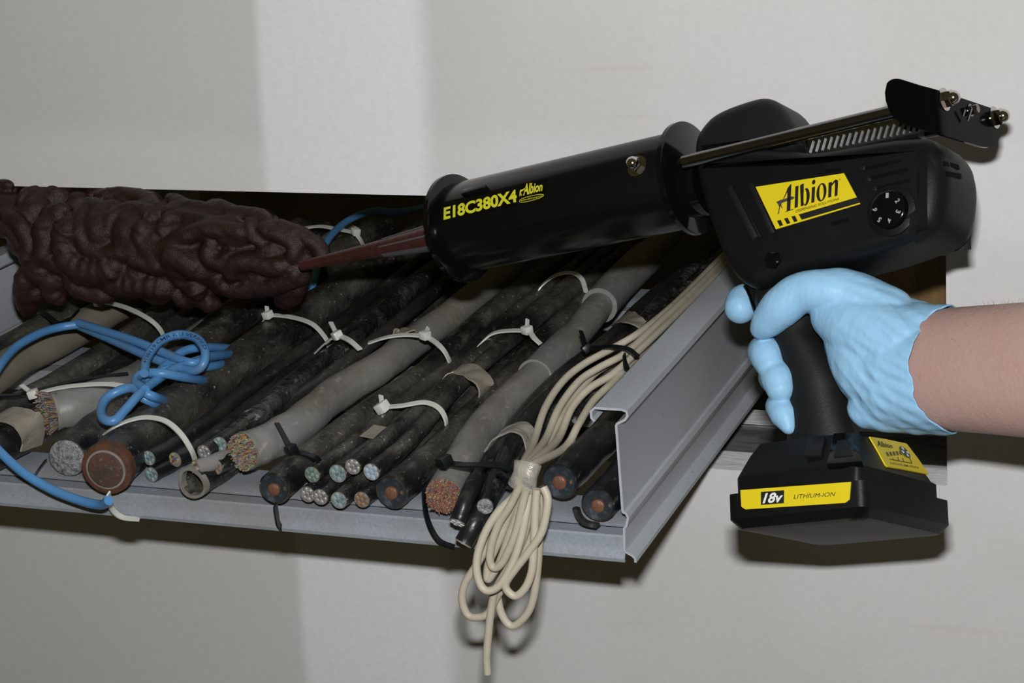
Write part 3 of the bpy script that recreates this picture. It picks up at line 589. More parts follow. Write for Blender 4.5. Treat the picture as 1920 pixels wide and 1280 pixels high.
# ------------------------------------------------------------------ blue cable
bl = [(204, 938, ('y', -.268)), (188, 946, ('y', -.262)), (150, 938, ('y', -.257)), (90, 914, ('y', -.253)), (30, 875, ('y', -.25)), (-25, 815, ('y', -.235)), (-40, 755, .03), (-10, 700, .048), (25, 655, .052), (70, 627, .052), (110, 614, .05), (148, 608, .050)]
bl2 = [(148, 605, .052), (200, 622, .053), (255, 640, .054), (310, 662, .052), (360, 680, .050), (395, 668, .046), (425, 664, .034), (452, 655, .012), (510, 615, .006), (560, 570, .008), (585, 538, .030), (600, 480, .040), (622, 440, .046), (655, 412, .046), (700, 395, .044), (760, 396, .040), (860, 370, .036)]
bl3 = [(420, 690, .040), (380, 680, .048), (330, 655, .052), (290, 640, .05), (265, 650, .05)]
loopA = [(455, 662, .012), (430, 664, .032), (390, 670, .046), (330, 690, .05), (290, 715, .05), (262, 738, .05), (235, 768, .045), (214, 788, .042), (194, 785, .042), (190, 765, .043), (205, 742, .046), (245, 727, .05), (285, 742, .046), (312, 752, .030), (335, 758, .012)]
loopB = [(272, 730, .052), (254, 716, .052), (268, 700, .054), (305, 700, .054), (345, 707, .046), (375, 712, .034), (400, 718, .014)]
loopC = [(270, 700, .058), (276, 670, .062), (300, 640, .066), (335, 627, .066), (368, 634, .066), (384, 656, .062), (382, 680, .056), (366, 694, .05), (330, 690, .048), (290, 700, .046)]
strC = [(148, 611, .046), (200, 633, .047), (260, 660, .047), (310, 680, .046), (350, 690, .044), (400, 686, .036), (430, 678, .024), (455, 668, .010)]
strD = [(462, 655, .010), (435, 653, .028), (385, 651, .044), (345, 658, .048), (315, 680, .046), (290, 705, .044), (262, 712, .046), (256, 728, .045), (262, 742, .044), (285, 754, .038), (308, 768, .022), (328, 782, .006)]
bm = bmesh.new()
for q in (bl, bl2, strC, loopA, loopB, loopC, strD):
    C_ = catmull([H(*p) for p in q], 8); tube(bm, C_, .0034, 14)
bo = obj('network_cable', bm, M_blue); root(bo, H(300, 700, .045)); tag(bo, 'bright blue cable looped and knotted over the black cables at left', 'cable')
# printing along the loop
C_ = catmull([H(*p) for p in loopC[:7]], 8); fr = frames(C_)
L_ = np.cumsum([0]+[np.linalg.norm(C_[i+1]-C_[i]) for i in range(len(C_)-1)])
co, Fc = textmesh('4120119 CMR (UL) VERIFIED', .01); bm = bmesh.new(); vs = []
for x, y in co:
    l = L_[-1]*(.08+.84*x); i = min(len(C_)-2, int(np.searchsorted(L_, l)-1)); i = max(i, 0); k = (l-L_[i])/(L_[i+1]-L_[i]); p = C_[i]*(1-k)+C_[i+1]*k; t = C_[i+1]-C_[i]; t /= np.linalg.norm(t)
    vw = CAM-p; vw /= np.linalg.norm(vw); vw -= vw.dot(t)*t; vw /= np.linalg.norm(vw); sd = np.cross(vw, t); a = (y-.5)*.9
    vs.append(bm.verts.new(V(p+(vw*math.cos(a)+sd*math.sin(a))*.00362)))
for f in Fc:
    try: bm.faces.new([vs[i] for i in f])
    except ValueError: pass
obj('printing', bm, M_bprint, bo, smooth=0)
# ------------------------------------------------------------------ cream cord
def z6(x, y): return (800+x/2.56, 780+y/2.56)
bm = bmesh.new(); yt = -.262
def strand(q, r=.00265): tube(bm, catmull(q, 8), r, 12)
tp = lambda dx, yy=-.262: WY(985+dx, 895, yy)
ups = [([(1000, 830, .034), (1022, 765, .040), (1055, 715, .046), (1095, 682, .050), (1150, 652, .054), (1200, 622, .058), (1262, 572, .056), (1330, 505, .050), (1385, 448, .045)], -8),
       ([(1022, 825, .032), (1048, 765, .039), (1085, 715, .047), (1125, 688, .051), (1175, 660, .055), (1235, 605, .058), (1300, 545, .056), (1350, 495, .05), (1400, 445, .045)], -2),
       ([(1045, 825, .030), (1072, 765, .038), (1105, 728, .045), (1150, 700, .050), (1200, 655, .055), (1260, 598, .056), (1340, 520, .05), (1395, 460, .045)], 4),
       ([(1058, 840, .034), (1085, 795, .040), (1112, 752, .044), (1150, 715, .047), (1195, 668, .048), (1250, 615, .046)], 9),
       ([(1015, 850, .028), (1060, 770, .034), (1110, 705, .042), (1160, 670, .046), (1230, 612, .048)], 3)]
for q, dx in ups: strand([tp(dx)]+[WY(985+dx+3, 872, -.255)]+[H(*p) for p in q])
def hang(pts, y0, dy=0): 
    n = len(pts); return [WY(*z6(a, b), y0+dy*math.sin(math.pi*k/(n-1))) for k, (a, b) in enumerate(pts)]
strand([tp(-12)]+hang([(430, 370), (350, 450), (290, 540), (248, 650), (240, 740), (262, 815), (300, 838), (350, 810), (400, 730), (445, 610), (475, 480), (490, 370)], -.262, -.012))
strand(hang([(450, 330), (400, 430), (345, 520), (310, 620), (305, 700), (330, 728), (370, 690), (420, 580), (450, 470), (478, 350)], -.268, .004))
strand(hang([(440, 370), (330, 560), (235, 720), (185, 800), (170, 880), (195, 950), (240, 965), (295, 945), (340, 860), (430, 720), (500, 590), (530, 470), (520, 370)], -.256, .0))
strand(hang([(505, 360), (490, 500), (440, 620), (385, 730), (345, 830), (350, 920), (385, 990), (425, 1003), (480, 950), (510, 880), (528, 770), (540, 620), (545, 480), (540, 370)], -.254, .004))
strand(hang([(528, 350), (520, 480), (515, 620), (505, 740), (475, 820), (430, 862), (390, 840), (380, 800), (420, 740), (490, 650), (550, 560), (575, 460), (580, 390), (560, 340)], -.266, -.006))
strand(hang([(470, 350), (430, 480), (390, 590), (350, 700), (300, 780), (290, 760), (300, 700), (345, 600), (400, 460), (450, 350)], -.258))
strand(hang([(495, 360), (480, 520), (430, 660), (360, 780), (325, 850), (305, 960), (293, 1080), (288, 1160), (292, 1235)], -.260))
cord = obj('cream_cord', bm, M_cream); root(cord, tp(0)); tag(cord, 'coiled cream white cord hanging over the front edge of the tray', 'cord')
q = [WY(983, 880, -.262), WY(985, 895, -.262), WY(984, 912, -.262)]
bm = bmesh.new(); tube(bm, [np.array(p) for p in [WY(990, 868, -.258), WY(985, 890, -.262), WY(979, 912, -.262)]], [.0090, .0080, .0095], 22, cap=False, prof=[(math.cos(a)*.75, math.sin(a)) for a in np.linspace(0, 2*math.pi, 23)[:-1]], up=(0, 1, 0))
tag(root(obj('tape_band', bm, M_ctape), q[1]), 'clear tape wrapped round the neck of the cream cord coil', 'tape')
# ------------------------------------------------------------------ maroon putty
def z1(x, y): return (x/3., 300+y/3.)
bm = bmesh.new()
def fy(py, x=0):      # how far the mass stands out of the wall at this picture height
    return float(np.interp(py, [335, 355, 375, 420, 500, 560, 600], [.018, .012, -.004, -.030, -.034, -.026, -.004]))
def fp(px, py, out=0.): return WY(px, py, fy(py)-out)
def coil(pts, r, out=.004, mod=0, per=7.):
    P = catmull([fp(*z1(*p), out) for p in pts], 8); rr = r/3.*DEP(P[0])/F
    R = [rr*(1+mod*math.sin(i*per/8*1.6)) for i in range(len(P))]
    R = [q*(.72 if i in (0, len(P)-1) else 1) for i, q in enumerate(R)]
    tube(bm, P, R, 14)
    sphere(bm, P[0], R[0]*1.1, 12, 8); sphere(bm, P[-1], R[-1]*1.1, 12, 8)
for x, y, r in [(60, 300, 115), (200, 300, 120), (330, 350, 115), (150, 450, 110), (250, 600, 120), (200, 720, 90), (330, 640, 110), (450, 650, 110), (480, 430, 140), (600, 400, 150), (650, 560, 130), (600, 690, 90),
                (760, 420, 150), (800, 620, 130), (900, 480, 160), (950, 660, 120), (1050, 560, 150), (1100, 430, 120), (1120, 720, 110), (1200, 560, 150), (1280, 650, 120), (1300, 450, 110), (1400, 560, 150), (1420, 450, 100),
                (1500, 640, 130), (1560, 520, 130), (1640, 560, 120), (1600, 700, 100), (1680, 620, 80), (1500, 420, 70), (1640, 460, 80), (1720, 540, 70), (900, 300, 70), (1150, 320, 60), (700, 260, 70), (450, 250, 80), (-60, 250, 110), (-80, 330, 90), (60, 200, 100), (200, 200, 100), (330, 210, 100), (560, 190, 80), (640, 330, 110), (780, 240, 80), (860, 250, 80), (1000, 330, 100), (1060, 290, 70), (1250, 340, 70), (1350, 380, 80), (1000, 420, 120), (1150, 500, 120), (1750, 500, 60), (1400, 660, 110), (730, 480, 110)]:
    p = fp(*z1(x, y), -.0075); sphere(bm, p, r/3.*DEP(p)/F, 16, 10)
for pts, r, *o in [([(170, 225), (190, 240)], 98), ([(345, 290), (335, 320)], 78), ([(555, 385), (575, 300), (520, 262), (462, 310), (455, 400), (490, 480), (580, 520), (700, 518), (775, 475)], 58, .006),
                ([(610, 430), (630, 340), (700, 295), (800, 290), (860, 320)], 58), ([(800, 375), (795, 445), (850, 490), (940, 490), (1040, 435), (1130, 395), (1250, 390), (1380, 410)], 55, .007), ([(900, 395), (930, 400)], 40, .006),
                ([(920, 345), (1010, 312), (1120, 325), (1220, 350), (1310, 340)], 40), ([(560, 205), (700, 195), (820, 220), (900, 290)], 48), ([(960, 215), (1060, 260), (1180, 280), (1290, 290)], 42), ([(1200, 250), (1330, 300), (1450, 310), (1510, 350)], 46),
                ([(1405, 350), (1420, 420), (1470, 460)], 40, .008), ([(1560, 370), (1660, 405), (1760, 460), (1815, 520), (1800, 560)], 48), ([(1480, 385), (1590, 425), (1660, 490), (1640, 560)], 50, .008), ([(1240, 440), (1340, 450), (1430, 410)], 42, .006),
                ([(1185, 480), (1180, 545), (1250, 575), (1300, 540)], 58, .008), ([(1300, 650), (1320, 590), (1420, 570), (1520, 600), (1600, 590)], 60, .009), ([(1240, 690), (1310, 725), (1440, 720), (1560, 700), (1660, 660)], 58, .008),
                ([(940, 520), (1050, 560), (1130, 620)], 88, .006), ([(740, 540), (830, 580), (920, 600)], 58, .006), ([(390, 380), (370, 460), (400, 560), (500, 610), (600, 620), (650, 590)], 84, .006, .06), ([(430, 640), (540, 660), (610, 650)], 60, .006, .07),
                ([(620, 690), (720, 700), (820, 700), (930, 720)], 78, .005, .07), ([(1100, 720), (1110, 740)], 68, .006), ([(1000, 660), (1040, 690)], 52, .005), ([(1160, 800), (1200, 810)], 62), ([(1010, 770), (1060, 800)], 52), ([(850, 760), (920, 760)], 58),
                ([(30, 300), (100, 350), (150, 430), (165, 510), (140, 560)], 50, .006), ([(240, 380), (265, 470), (240, 550)], 72, .004), ([(-40, 400), (40, 400), (100, 450), (120, 520)], 44, .004), ([(-40, 150), (10, 140), (60, 145)], 34, .018), ([(-40, 250), (10, 230)], 70, .004),
                ([(150, 640), (140, 740), (160, 830)], 68, .0), ([(290, 640), (290, 720), (330, 770)], 66, .002), ([(400, 700), (500, 740), (600, 760)], 58), ([(1640, 610), (1690, 650)], 78, .004), ([(1580, 790), (1640, 770), (1690, 700)], 55, -.004), ([(1660, 520), (1720, 560)], 62, .002),
                ([(300, 560), (340, 600)], 60, .003), ([(1480, 500), (1560, 510)], 50, .006)]:
    coil(pts, r, *o)
me = remeshed(bm, .0016, 2, .5)
co = np.empty(len(me.vertices)*3); me.vertices.foreach_get('co', co); co = co.reshape(-1, 3)
nm = np.array([v.normal[:] for v in me.vertices]); co += nm*(nois(co, 240, 1)[:, None]*.0006+nois(co, 620, 3)[:, None]*.0003); me.vertices.foreach_set('co', co.ravel())
fo = obj('putty_mass', me, M_foam, smooth=180); root(fo, fp(300, 570)); tag(fo, 'maroon brown squeezed putty in folded coils sealing the wall opening above the cables', 'putty')
# ------------------------------------------------------------------ the caulking tool
gun = empty('caulking_tool', UN(.095, 0, .25), 'black battery powered caulking tool held by the blue glove, barrel pointing left into the opening', 'caulking tool')
bm = bmesh.new(); R_ = .0318
disc_stack(bm, GO, ga, [(-.001, R_*.98), (0, R_), (GL-.004, R_), (GL, R_*.97)], 64); barrel = sub(obj('barrel', bm, M_barrel, gun, label='glossy black barrel with yellow lettering'), gun)
def annul(nm, s0, s1, r, m):
    bm = bmesh.new(); disc_stack(bm, UN(s1, 0, 0), ga, [(0, r-.0012), (.0006, r), (s1-s0-.0006, r), (s1-s0, r-.0012)], 64); return obj(nm, bm, m, gun)
annul('front_flange', -GL-.0025, -GL+.002, .0385, M_gloss)
annul('rear_flange', -.001, .0035, .0372, M_gloss)
bm = bmesh.new(); disc_stack(bm, UN(.016, 0, .006), ga, [(0, .021), (.014, .021)], 48); obj('collar', bm, M_gloss, gun)
# small catch on the barrel
def CY(p, lift=0.):
    """picture point on the barrel -> (s, angle)"""
    r = ray(p[0], p[1]); A = CAM-GO; r1 = r-r.dot(ga)*ga; A1_ = A-A.dot(ga)*ga
    a, b, c = r1.dot(r1), 2*r1.dot(A1_), A1_.dot(A1_)-R_**2; t = (-b-math.sqrt(max(0, b*b-4*a*c)))/(2*a); q = loc(CAM+t*r)
    return np.array((q[0], math.atan2(-q[2], q[1])))
def CYW(sa, lift): return UN(sa[0], (R_+lift)*math.cos(sa[1]), -(R_+lift)*math.sin(sa[1]))
def z5(x, y): return (820+x/8., 320+y/8.)
lab = [CY(z5(75, 480)), CY(z5(1640, 105)), CY(z5(1640, 395)), CY(z5(85, 810))]
bm = bmesh.new(); nx, ny = 20, 10; g = [[bm.verts.new(V(CYW(bil([lab[3], lab[2], lab[1], lab[0]], i/nx, j/ny), .0004))) for j in range(ny+1)] for i in range(nx+1)]
for i in range(nx):
    for j in range(ny): bm.faces.new((g[i][j], g[i+1][j], g[i+1][j+1], g[i][j+1]))
sub(obj('model_label', bm, M_gloss, barrel), gun)
def onc(quad): return [CY(z5(*q)) for q in quad]
f_ = lambda sa: CYW(sa, .0011)
lettering('E18C380X4', onc([(108, 742), (1215, 470), (1202, 288), (112, 562)]), f_, M_yelt, barrel, .038, 0)
lettering('Albion', onc([(1300, 382), (1590, 308), (1600, 180), (1310, 205)]), f_, M_yelt, barrel, .03, .1)
lettering('www.albioneng.com', onc([(1268, 472), (1588, 398), (1586, 362), (1266, 436)]), f_, M_yelt, barrel, .0, 0)
# pill outline and little hound
def ring_line(pts, w, fn, m, parent, name='lettering', closed=True):
    bm = bmesh.new(); n = len(pts); vo = []
    ins = poly_inset(pts, w)
    A = [bm.verts.new(V(fn(CY(z5(*p)) if parent is barrel else p))) for p in pts]; Bv = [bm.verts.new(V(fn(CY(z5(*p)) if parent is barrel else p))) for p in ins]
    for k in range(n): bm.faces.new((A[k], A[(k+1) % n], Bv[(k+1) % n], Bv[k]))
    return obj(name, bm, m, parent, smooth=0)
ring_line(chaikin([(1242, 420), (1610, 335), (1612, 405), (1244, 500)], 3), 7, f_, M_yelt, barrel)
bm = bmesh.new(); pts = [(1255, 300), (1300, 285), (1325, 270), (1320, 290), (1300, 310), (1275, 318), (1268, 345), (1285, 372), (1275, 385), (1255, 352), (1258, 385), (1245, 388), (1250, 330)]
vs = [bm.verts.new(V(f_(CY(z5(*p))))) for p in pts]; f = bm.faces.new(vs); bmesh.ops.triangulate(bm, faces=[f]); obj('lettering', bm, M_yelt, barrel, smooth=0)
# catch
c1 = CYW(CY((892, 360)), .0015); bm = bmesh.new(); box(bm, c1, ga*.010, gn*.0016+gd*(-.001), gd*.002+gn*.0012); bevel(bm, .0006); obj('catch', bm, M_gloss, gun)
def nut(c, ax, r, m=M_chr, name='dome_nut', par=None, dome=True):
    bm = bmesh.new(); ax = np.array(ax)/np.linalg.norm(ax)
    disc_stack(bm, c, ax, [(0, r*1.5), (.0012, r*1.5)], 24); disc_stack(bm, np.array(c)+ax*.0012, ax, [(0, r*1.15), (.004, r*1.15), (.0046, r)], 6)
    if dome: disc_stack(bm, np.array(c)+ax*.0055, ax, [(0, r*.9)]+[(r*.95*math.sin(a)+.0005, r*.92*math.cos(a)) for a in np.linspace(0, 1.45, 8)], 24)
    return obj(name, bm, m, par or gun, smooth=35)
sa = CY((1196, 312)); P = CYW(sa, 0); nrm = CYW(sa, 1)-P; nut(P, nrm, .0048)
# nozzle
tip = A1+ga*.150
def NZ(k, du=0): return A1+(tip-A1)*k+gd*du
NP = [NZ(k, .0022) for k in (0, .14, .3, .46, .6, .74, .87, 1)]; NR = [.0100, .0092, .0078, .0064, .0056, .0050, .0044, .0039]
bm = bmesh.new(); tube(bm, NP, NR, 28); noz = obj('nozzle', bm, M_noz, gun, label='slim nozzle filled with maroon putty')
bm = bmesh.new()
for c0, h0, ke in ((90, 34, 4), (-90, 34, 4), (-8, 4, 4)):
    oa = [math.radians(c0-h0+2*h0*k/8) for k in range(9)]
    pr = [(math.cos(a)*1.10, math.sin(a)*1.10) for a in oa]+[(math.cos(a)*1.0, math.sin(a)*1.0) for a in oa[::-1]]
    tube(bm, NP[:ke], NR[:ke], prof=pr, up=tuple(gn))
obj('nozzle_sleeve', bm, M_sleeve, gun, label='split grey sleeve around the nozzle')
# main housing
HB = .027
body = [ST(*p) for p in [(1300, 300, .024), (1330, 290, .022), (1420, 283, .012), (1500, 290, .01), (1540, 296, .01), (1600, 288, .008), (1700, 279, .0), (1760, 278, -.004), (1800, 290, -.018), (1824, 318, -.02), (1832, 350, -.022), (1832, 385, -.022), (1826, 420, -.022), (1810, 445, -.018), (1770, 466, -.01),
                          (1700, 488, -.006), (1620, 508, -.004), (1570, 517, -.002), (1500, 530, .004), (1440, 548, .012), (1412, 541, .018), (1384, 522, .02), (1362, 492, .022), (1330, 420, .024), (1308, 350, .024)]]
bm = bmesh.new(); pillow(bm, chaikin(body, 2), -HB, HB, .009, 6); hous = sub(obj('housing', bm, M_plas, gun, label='matte black plastic housing'), gun)
# motor shroud: a fuller rounded rear end
shr = [ST(*p) for p in [(1738, 283, .0), (1782, 280, -.008), (1812, 300, -.02), (1832, 330, -.024), (1840, 360, -.025), (1838, 400, -.025), (1826, 438, -.022), (1800, 458, -.014), (1760, 472, -.008), (1738, 470, .0)]]
bm = bmesh.new(); pillow(bm, chaikin(shr, 2), -HB-.003, HB+.002, .014, 6); BV_SH = bvh(bm); obj('motor_shroud', bm, M_plas, gun, label='rounded rear motor cover')
# upper gear housing
hump = [ST(*p) for p in [(1296, 288, .02), (1300, 262, .018), (1318, 240, .014), (1358, 217, .006), (1438, 196, 0), (1470, 197, -.004), (1500, 214, -.01), (1518, 236, -.012), (1528, 262, -.008), (1532, 300, .0), (1300, 310, .018)]]
bm = bmesh.new(); pillow(bm, chaikin(hump, 2), -.023, .0215, .010, 6); obj('gear_housing', bm, M_plas2, gun, label='rounded upper gear housing')
# ridges
def hit(bv, px, py):
    r = Vector(ray(px, py)).normalized(); q = bv.ray_cast(Vector(CAM), r); return (np.array(q[0]), np.array(q[1])*(-1 if q[1].dot(r) > 0 else 1)) if q[0] is not None else (None, None)
def gbox(px0, px1, off, w, th, m, name, par, lift=.0):
    a = np.array(loc(GP(*px0, off))); b = np.array(loc(GP(*px1, off))); A = UN(*a); Bp = UN(*b); d = Bp-A; L = np.linalg.norm(d); d /= L; sd = np.cross(d, gn)
    bm = bmesh.new(); box(bm, (A+Bp)/2, d*L/2, sd*w/2, gn*th/2); bevel(bm, min(w, th)*.25, 2); return obj(name, bm, m, par)
gbox((1368, 350), (1417, 447), HB, .0042, .0024, M_plas2, 'rib', gun); gbox((1378, 348), (1425, 445), HB, .0022, .0018, M_plas, 'rib', gun)
gbox((1408, 345), (1450, 438), HB, .0034, .0026, M_plas2, 'rib', gun)
for p0, p1 in (((1618, 317), (1690, 301)), ((1628, 335), (1702, 318)), ((1640, 355), (1706, 338)), ((1547, 321), (1578, 318)), ((1558, 420), (1592, 411)), ):
    gbox(p0, p1, HB, .0020, .0008, M_dark, 'vent_slot', gun)
for p0 in ((1613, 316), (1624, 337), (1635, 355)): gbox(p0, (p0[0]+10, p0[1]-1), HB+.0002, .0026, .0018, M_plas2, 'vent_bar', gun)
for p0, p1 in (((1768, 307), (1796, 314)), ((1774, 326), (1800, 331)), ((1813, 318), (1827, 328)), ((1817, 337), (1830, 344))):
    A, nA = hit(BV_SH, *p0); Bq, nB = hit(BV_SH, *p1)
    if A is None or Bq is None: continue
    d = Bq-A; L = np.linalg.norm(d); d /= L; nn = nA+nB; nn -= nn.dot(d)*d; nn /= np.linalg.norm(nn); sd = np.cross(d, nn)
    bm = bmesh.new(); box(bm, (A+Bq)/2, d*L/2, sd*.0015, nn*.0010); obj('vent_slot', bm, M_dark, gun)
# speed dial
dc = GP(1672, 395, HB); bm = bmesh.new(); disc_stack(bm, dc-gn*.001, gn, [(0, .0155), (.002, .0155), (.0028, .0142)], 40); dial = sub(obj('speed_dial', bm, M_plas, gun), gun)
bm = bmesh.new(); disc_stack(bm, dc+gn*.0012, gn, [(0, .0118), (.004, .0112), (.005, .0098)], 40); dk = obj('dial_cap', bm, M_gloss, dial)
for k, a in enumerate((-85, -25, 25, 80, 130, 185)):
    a = math.radians(a); c = dc+gn*.0064+(-ga*math.cos(a)+gd*math.sin(a))*.0078; h = .00125
    e1 = -ga*.7+gd*.0; q = [c-e1*h+gd*h, c+e1*h+gd*h, c+e1*h-gd*h, c-e1*h-gd*h]
    ang = a; ex = (gd*math.cos(ang)+ga*math.sin(ang))*h*.75; ey = (-ga*math.cos(ang)+gd*math.sin(ang))*h*1.25
    q = [c-ex-ey, c+ex-ey, c+ex+ey, c-ex+ey]
    lettering(str(k+1), q, lambda p: p, M_dig, dial, .03)
bm = bmesh.new(); disc_stack(bm, GP(1450, 488, HB-.0004), gn, [(0, .0058), (.0022, .0056), (.003, .0045)], 6); obj('reverse_button', bm, M_gloss, gun)
# yellow label
def z2(x, y): return (1400+x/8., 320+y/8.)
LO = HB+.0006
def on(quad, off=LO+.0003): return [GP(*z2(*q), off) for q in quad]
bm = bmesh.new(); flat(bm, on([(140, 245), (1465, 40), (1710, 500), (445, 880)], LO-.0006), .0006, gn); ylab = sub(obj('brand_label', bm, M_yel, gun, label='slanted yellow label', smooth=0), gun)
def ink(pts, m=M_ink, off=LO+.0002, par=None, fn=z2):
    bm = bmesh.new(); vs = [bm.verts.new(V(GP(*fn(*p), off))) for p in pts]; f = bm.faces.new(vs); bmesh.ops.triangulate(bm, faces=[f]); return obj('lettering', bm, m, par or ylab, smooth=0)
ink([(780, 655), (1662, 395), (1702, 478), (825, 735)])
for q in ([(455, 750), (510, 735), (547, 815), (497, 835)], [(560, 717), (615, 703), (655, 785), (605, 802)], [(670, 687), (725, 673), (765, 755), (712, 772)]): ink(q)
idf = lambda p: p
# condensed lettering built stroke by stroke
def seg_(x0, y0, x1, y1, w): return [(x0-w/2, y0), (x0+w/2, y0), (x1+w/2, y1), (x1-w/2, y1)]
for q in ([(600, 612), (655, 590), (672, 200), (655, 205), (612, 262)], [(545, 425), (600, 300), (612, 262), (620, 300), (560, 420)], [(575, 615), (700, 570), (700, 580), (580, 622)],
          [(718, 560), (768, 545), (778, 222), (730, 235)], [(812, 535), (850, 525), (858, 190), (828, 198), (800, 222)],
          [(968, 485), (1016, 470), (1028, 235), (978, 250)], [(1222, 405), (1268, 392), (1280, 165), (1228, 180)], [(1318, 385), (1362, 372), (1372, 150), (1340, 135), (1325, 160)], [(1268, 200), (1330, 130), (1368, 140), (1330, 165), (1280, 225)],
          [(570, 440), (500, 640), (455, 655), (445, 650), (475, 630), (490, 540), (470, 500), (440, 480), (470, 445), (560, 425), (680, 385), (725, 400), (690, 425), (640, 445), (520, 490), (545, 560), (530, 560), (505, 520), (498, 640)]):
    ink(q if len(q) != 19 else [(440, 470), (500, 440), (600, 410), (680, 382), (725, 400), (685, 432), (620, 450), (525, 485), (520, 520), (545, 565), (528, 560), (505, 530), (495, 580), (487, 640), (448, 658), (472, 630), (486, 545), (470, 500)], M_ink if len(q) != 19 else M_grink)
def bowl(cx, cy, rx, ry, ix, iy, dx=0):
    bm = bmesh.new(); n = 28
    A = [bm.verts.new(V(GP(*z2(cx+rx*math.cos(a)-.04*ry*math.sin(a), cy+ry*math.sin(a)-.25*rx*math.cos(a)), LO+.0002))) for a in np.linspace(0, 2*math.pi, n+1)[:-1]]
    Bv = [bm.verts.new(V(GP(*z2(cx+dx+ix*math.cos(a), cy+iy*math.sin(a)-.25*ix*math.cos(a)), LO+.0002))) for a in np.linspace(0, 2*math.pi, n+1)[:-1]]
    for k in range(n): bm.faces.new((A[k], A[(k+1) % n], Bv[(k+1) % n], Bv[k]))
    obj('lettering', bm, M_ink, ylab, smooth=0)
bowl(888, 392, 58, 132, 26, 112, -16); bowl(1122, 322, 76, 138, 32, 118); bowl(1005, 170, 26, 36, 1, 1)
lettering('DISPENSING SOLUTIONS', on([(735, 632), (1388, 436), (1388, 402), (735, 588)]), idf, M_ink, ylab, .01, .2)
lettering('®', on([(1385, 150), (1410, 142), (1410, 112), (1385, 120)]), idf, M_ink, ylab)
# feed rods, rack and end bracket
rodm = []
RO = loc(GP(1282, 304, .034)); RE = loc(GP(1768, 187, .034)); RO2 = RO*np.array((1, -1, 1)); RE2 = loc(GP(1862, 221, -.034))
for a, b in ((RO, RE), (np.array((RO[0], -.034, RE2[2])), RE2)):
    bm = bmesh.new(); tube(bm, [UN(*a), UN(*b)], .0042, 18); obj('guide_rod', bm, M_rod, gun, label='polished steel guide rod')
ra = loc(GP(1515, 276, .006)); rb = loc(GP(1728, 233, .006)); Ra, Rb = UN(*ra), UN(*rb); d = Rb-Ra; Lr = np.linalg.norm(d); d /= Lr; sd = np.cross(d, gn); sd *= -np.sign(sd.dot(gd)) * -1
bm = bmesh.new(); box(bm, (Ra+Rb)/2, d*Lr/2, sd*.0072, gn*.003); box(bm, (Ra+Rb)/2+sd*.008, d*Lr/2, sd*.0012, gn*.0052)
for k in range(26):
    p = Ra+d*(.004+k*.0042)+gn*.0038+sd*.0008; box(bm, p, d*.0004+sd*.0005, sd*.0036-d*.0014, gn*.0007)
obj('rack', bm, M_rod, gun, label='toothed steel rack')
wv = -gn-gd*.10; wv /= np.linalg.norm(wv); hv = gd-gd.dot(wv)*wv; hv /= np.linalg.norm(hv); fw = np.cross(wv, hv); fw *= np.sign(fw.dot(ga))
Nn = UN(*RE); Nf = UN(*RE2); wv = (Nf-Nn)/np.linalg.norm(Nf-Nn); hv = gd-gd.dot(wv)*wv; hv /= np.linalg.norm(hv); fw = np.cross(wv, hv); fw *= np.sign(fw.dot(ga)); W_ = np.linalg.norm(Nf-Nn)
hw0, hw1 = .0105, .0185
# plate section swept: near wing -> bend -> rear plate; the ends are rounded off
def PXf(p): q = np.array(p)-CAM; c = [q.dot([Xc[i], Yc[i], Zc[i]]) for i in range(3)]; return 960+F*c[0]/c[2], 640+F*c[1]/c[2], F/c[2]
sec = []; kw = np.array
WL = .0235
for k in range(14): sec.append(Nn+wv*(-.0125)+fw*(WL*(1-k/13.)))
for k in range(1, 7):
    a = k/6*math.pi/2; sec.append(Nn+wv*(-.0125+.006*(1-math.cos(a)))-fw*(.006*math.sin(a)))
for k in range(1, 13): sec.append(Nn-fw*.006+wv*(-.0065+(W_+.0135)*k/12.))
sec = [p+fw*.006 for p in sec]
bm = bmesh.new(); rows = []; x0 = PXf(sec[0])[0]; x1 = PXf(sec[-1])[0]
for i, p in enumerate(sec):
    t = sec[min(i+1, len(sec)-1)]-sec[max(i-1, 0)]; t /= np.linalg.norm(t); nn = np.cross(t, hv)
    x, y, sc = PXf(p); top = 152+.335*(x-1705); bot = 247+.30*(x-1735)
    mid = (top+bot)/2; hh = (bot-top)/2
    ul = min(1, (x-x0)/34.); ur = min(1, (x1-x)/44.)
    fl_ = math.sqrt(max(0, 1-(1-ul)**2)); fr_ = math.sqrt(max(0, 1-(1-ur)**2))
    up_ = hh*(.18+.82*fl_)*(1 if ur > .12 else .8); dn_ = hh*(.18+.82*fl_)*(.05+.95*fr_)
    a_ = (mid-up_-y)/sc/.975; b_ = (mid+dn_-y)/sc/.975
    rows.append([bm.verts.new(V(p+hv*a_+nn*.001)), bm.verts.new(V(p+hv*b_+nn*.001)), bm.verts.new(V(p+hv*b_-nn*.001)), bm.verts.new(V(p+hv*a_-nn*.001))])
for A, Bv in zip(rows, rows[1:]):
    for k in range(4): bm.faces.new((A[k], A[(k+1) % 4], Bv[(k+1) % 4], Bv[k]))
bm.faces.new(rows[0][::-1]); bm.faces.new(rows[-1]); obj('end_bracket', bm, M_brk, gun, smooth=50, label='bent glossy black end bracket')
for p in (Nn, Nf): nut(p-fw*.0003, -fw, .0046)
nut(Nn*.5+Nf*.5-fw*.0003+hv*.001, -fw, .0026, M_rod, 'screw', dome=False)
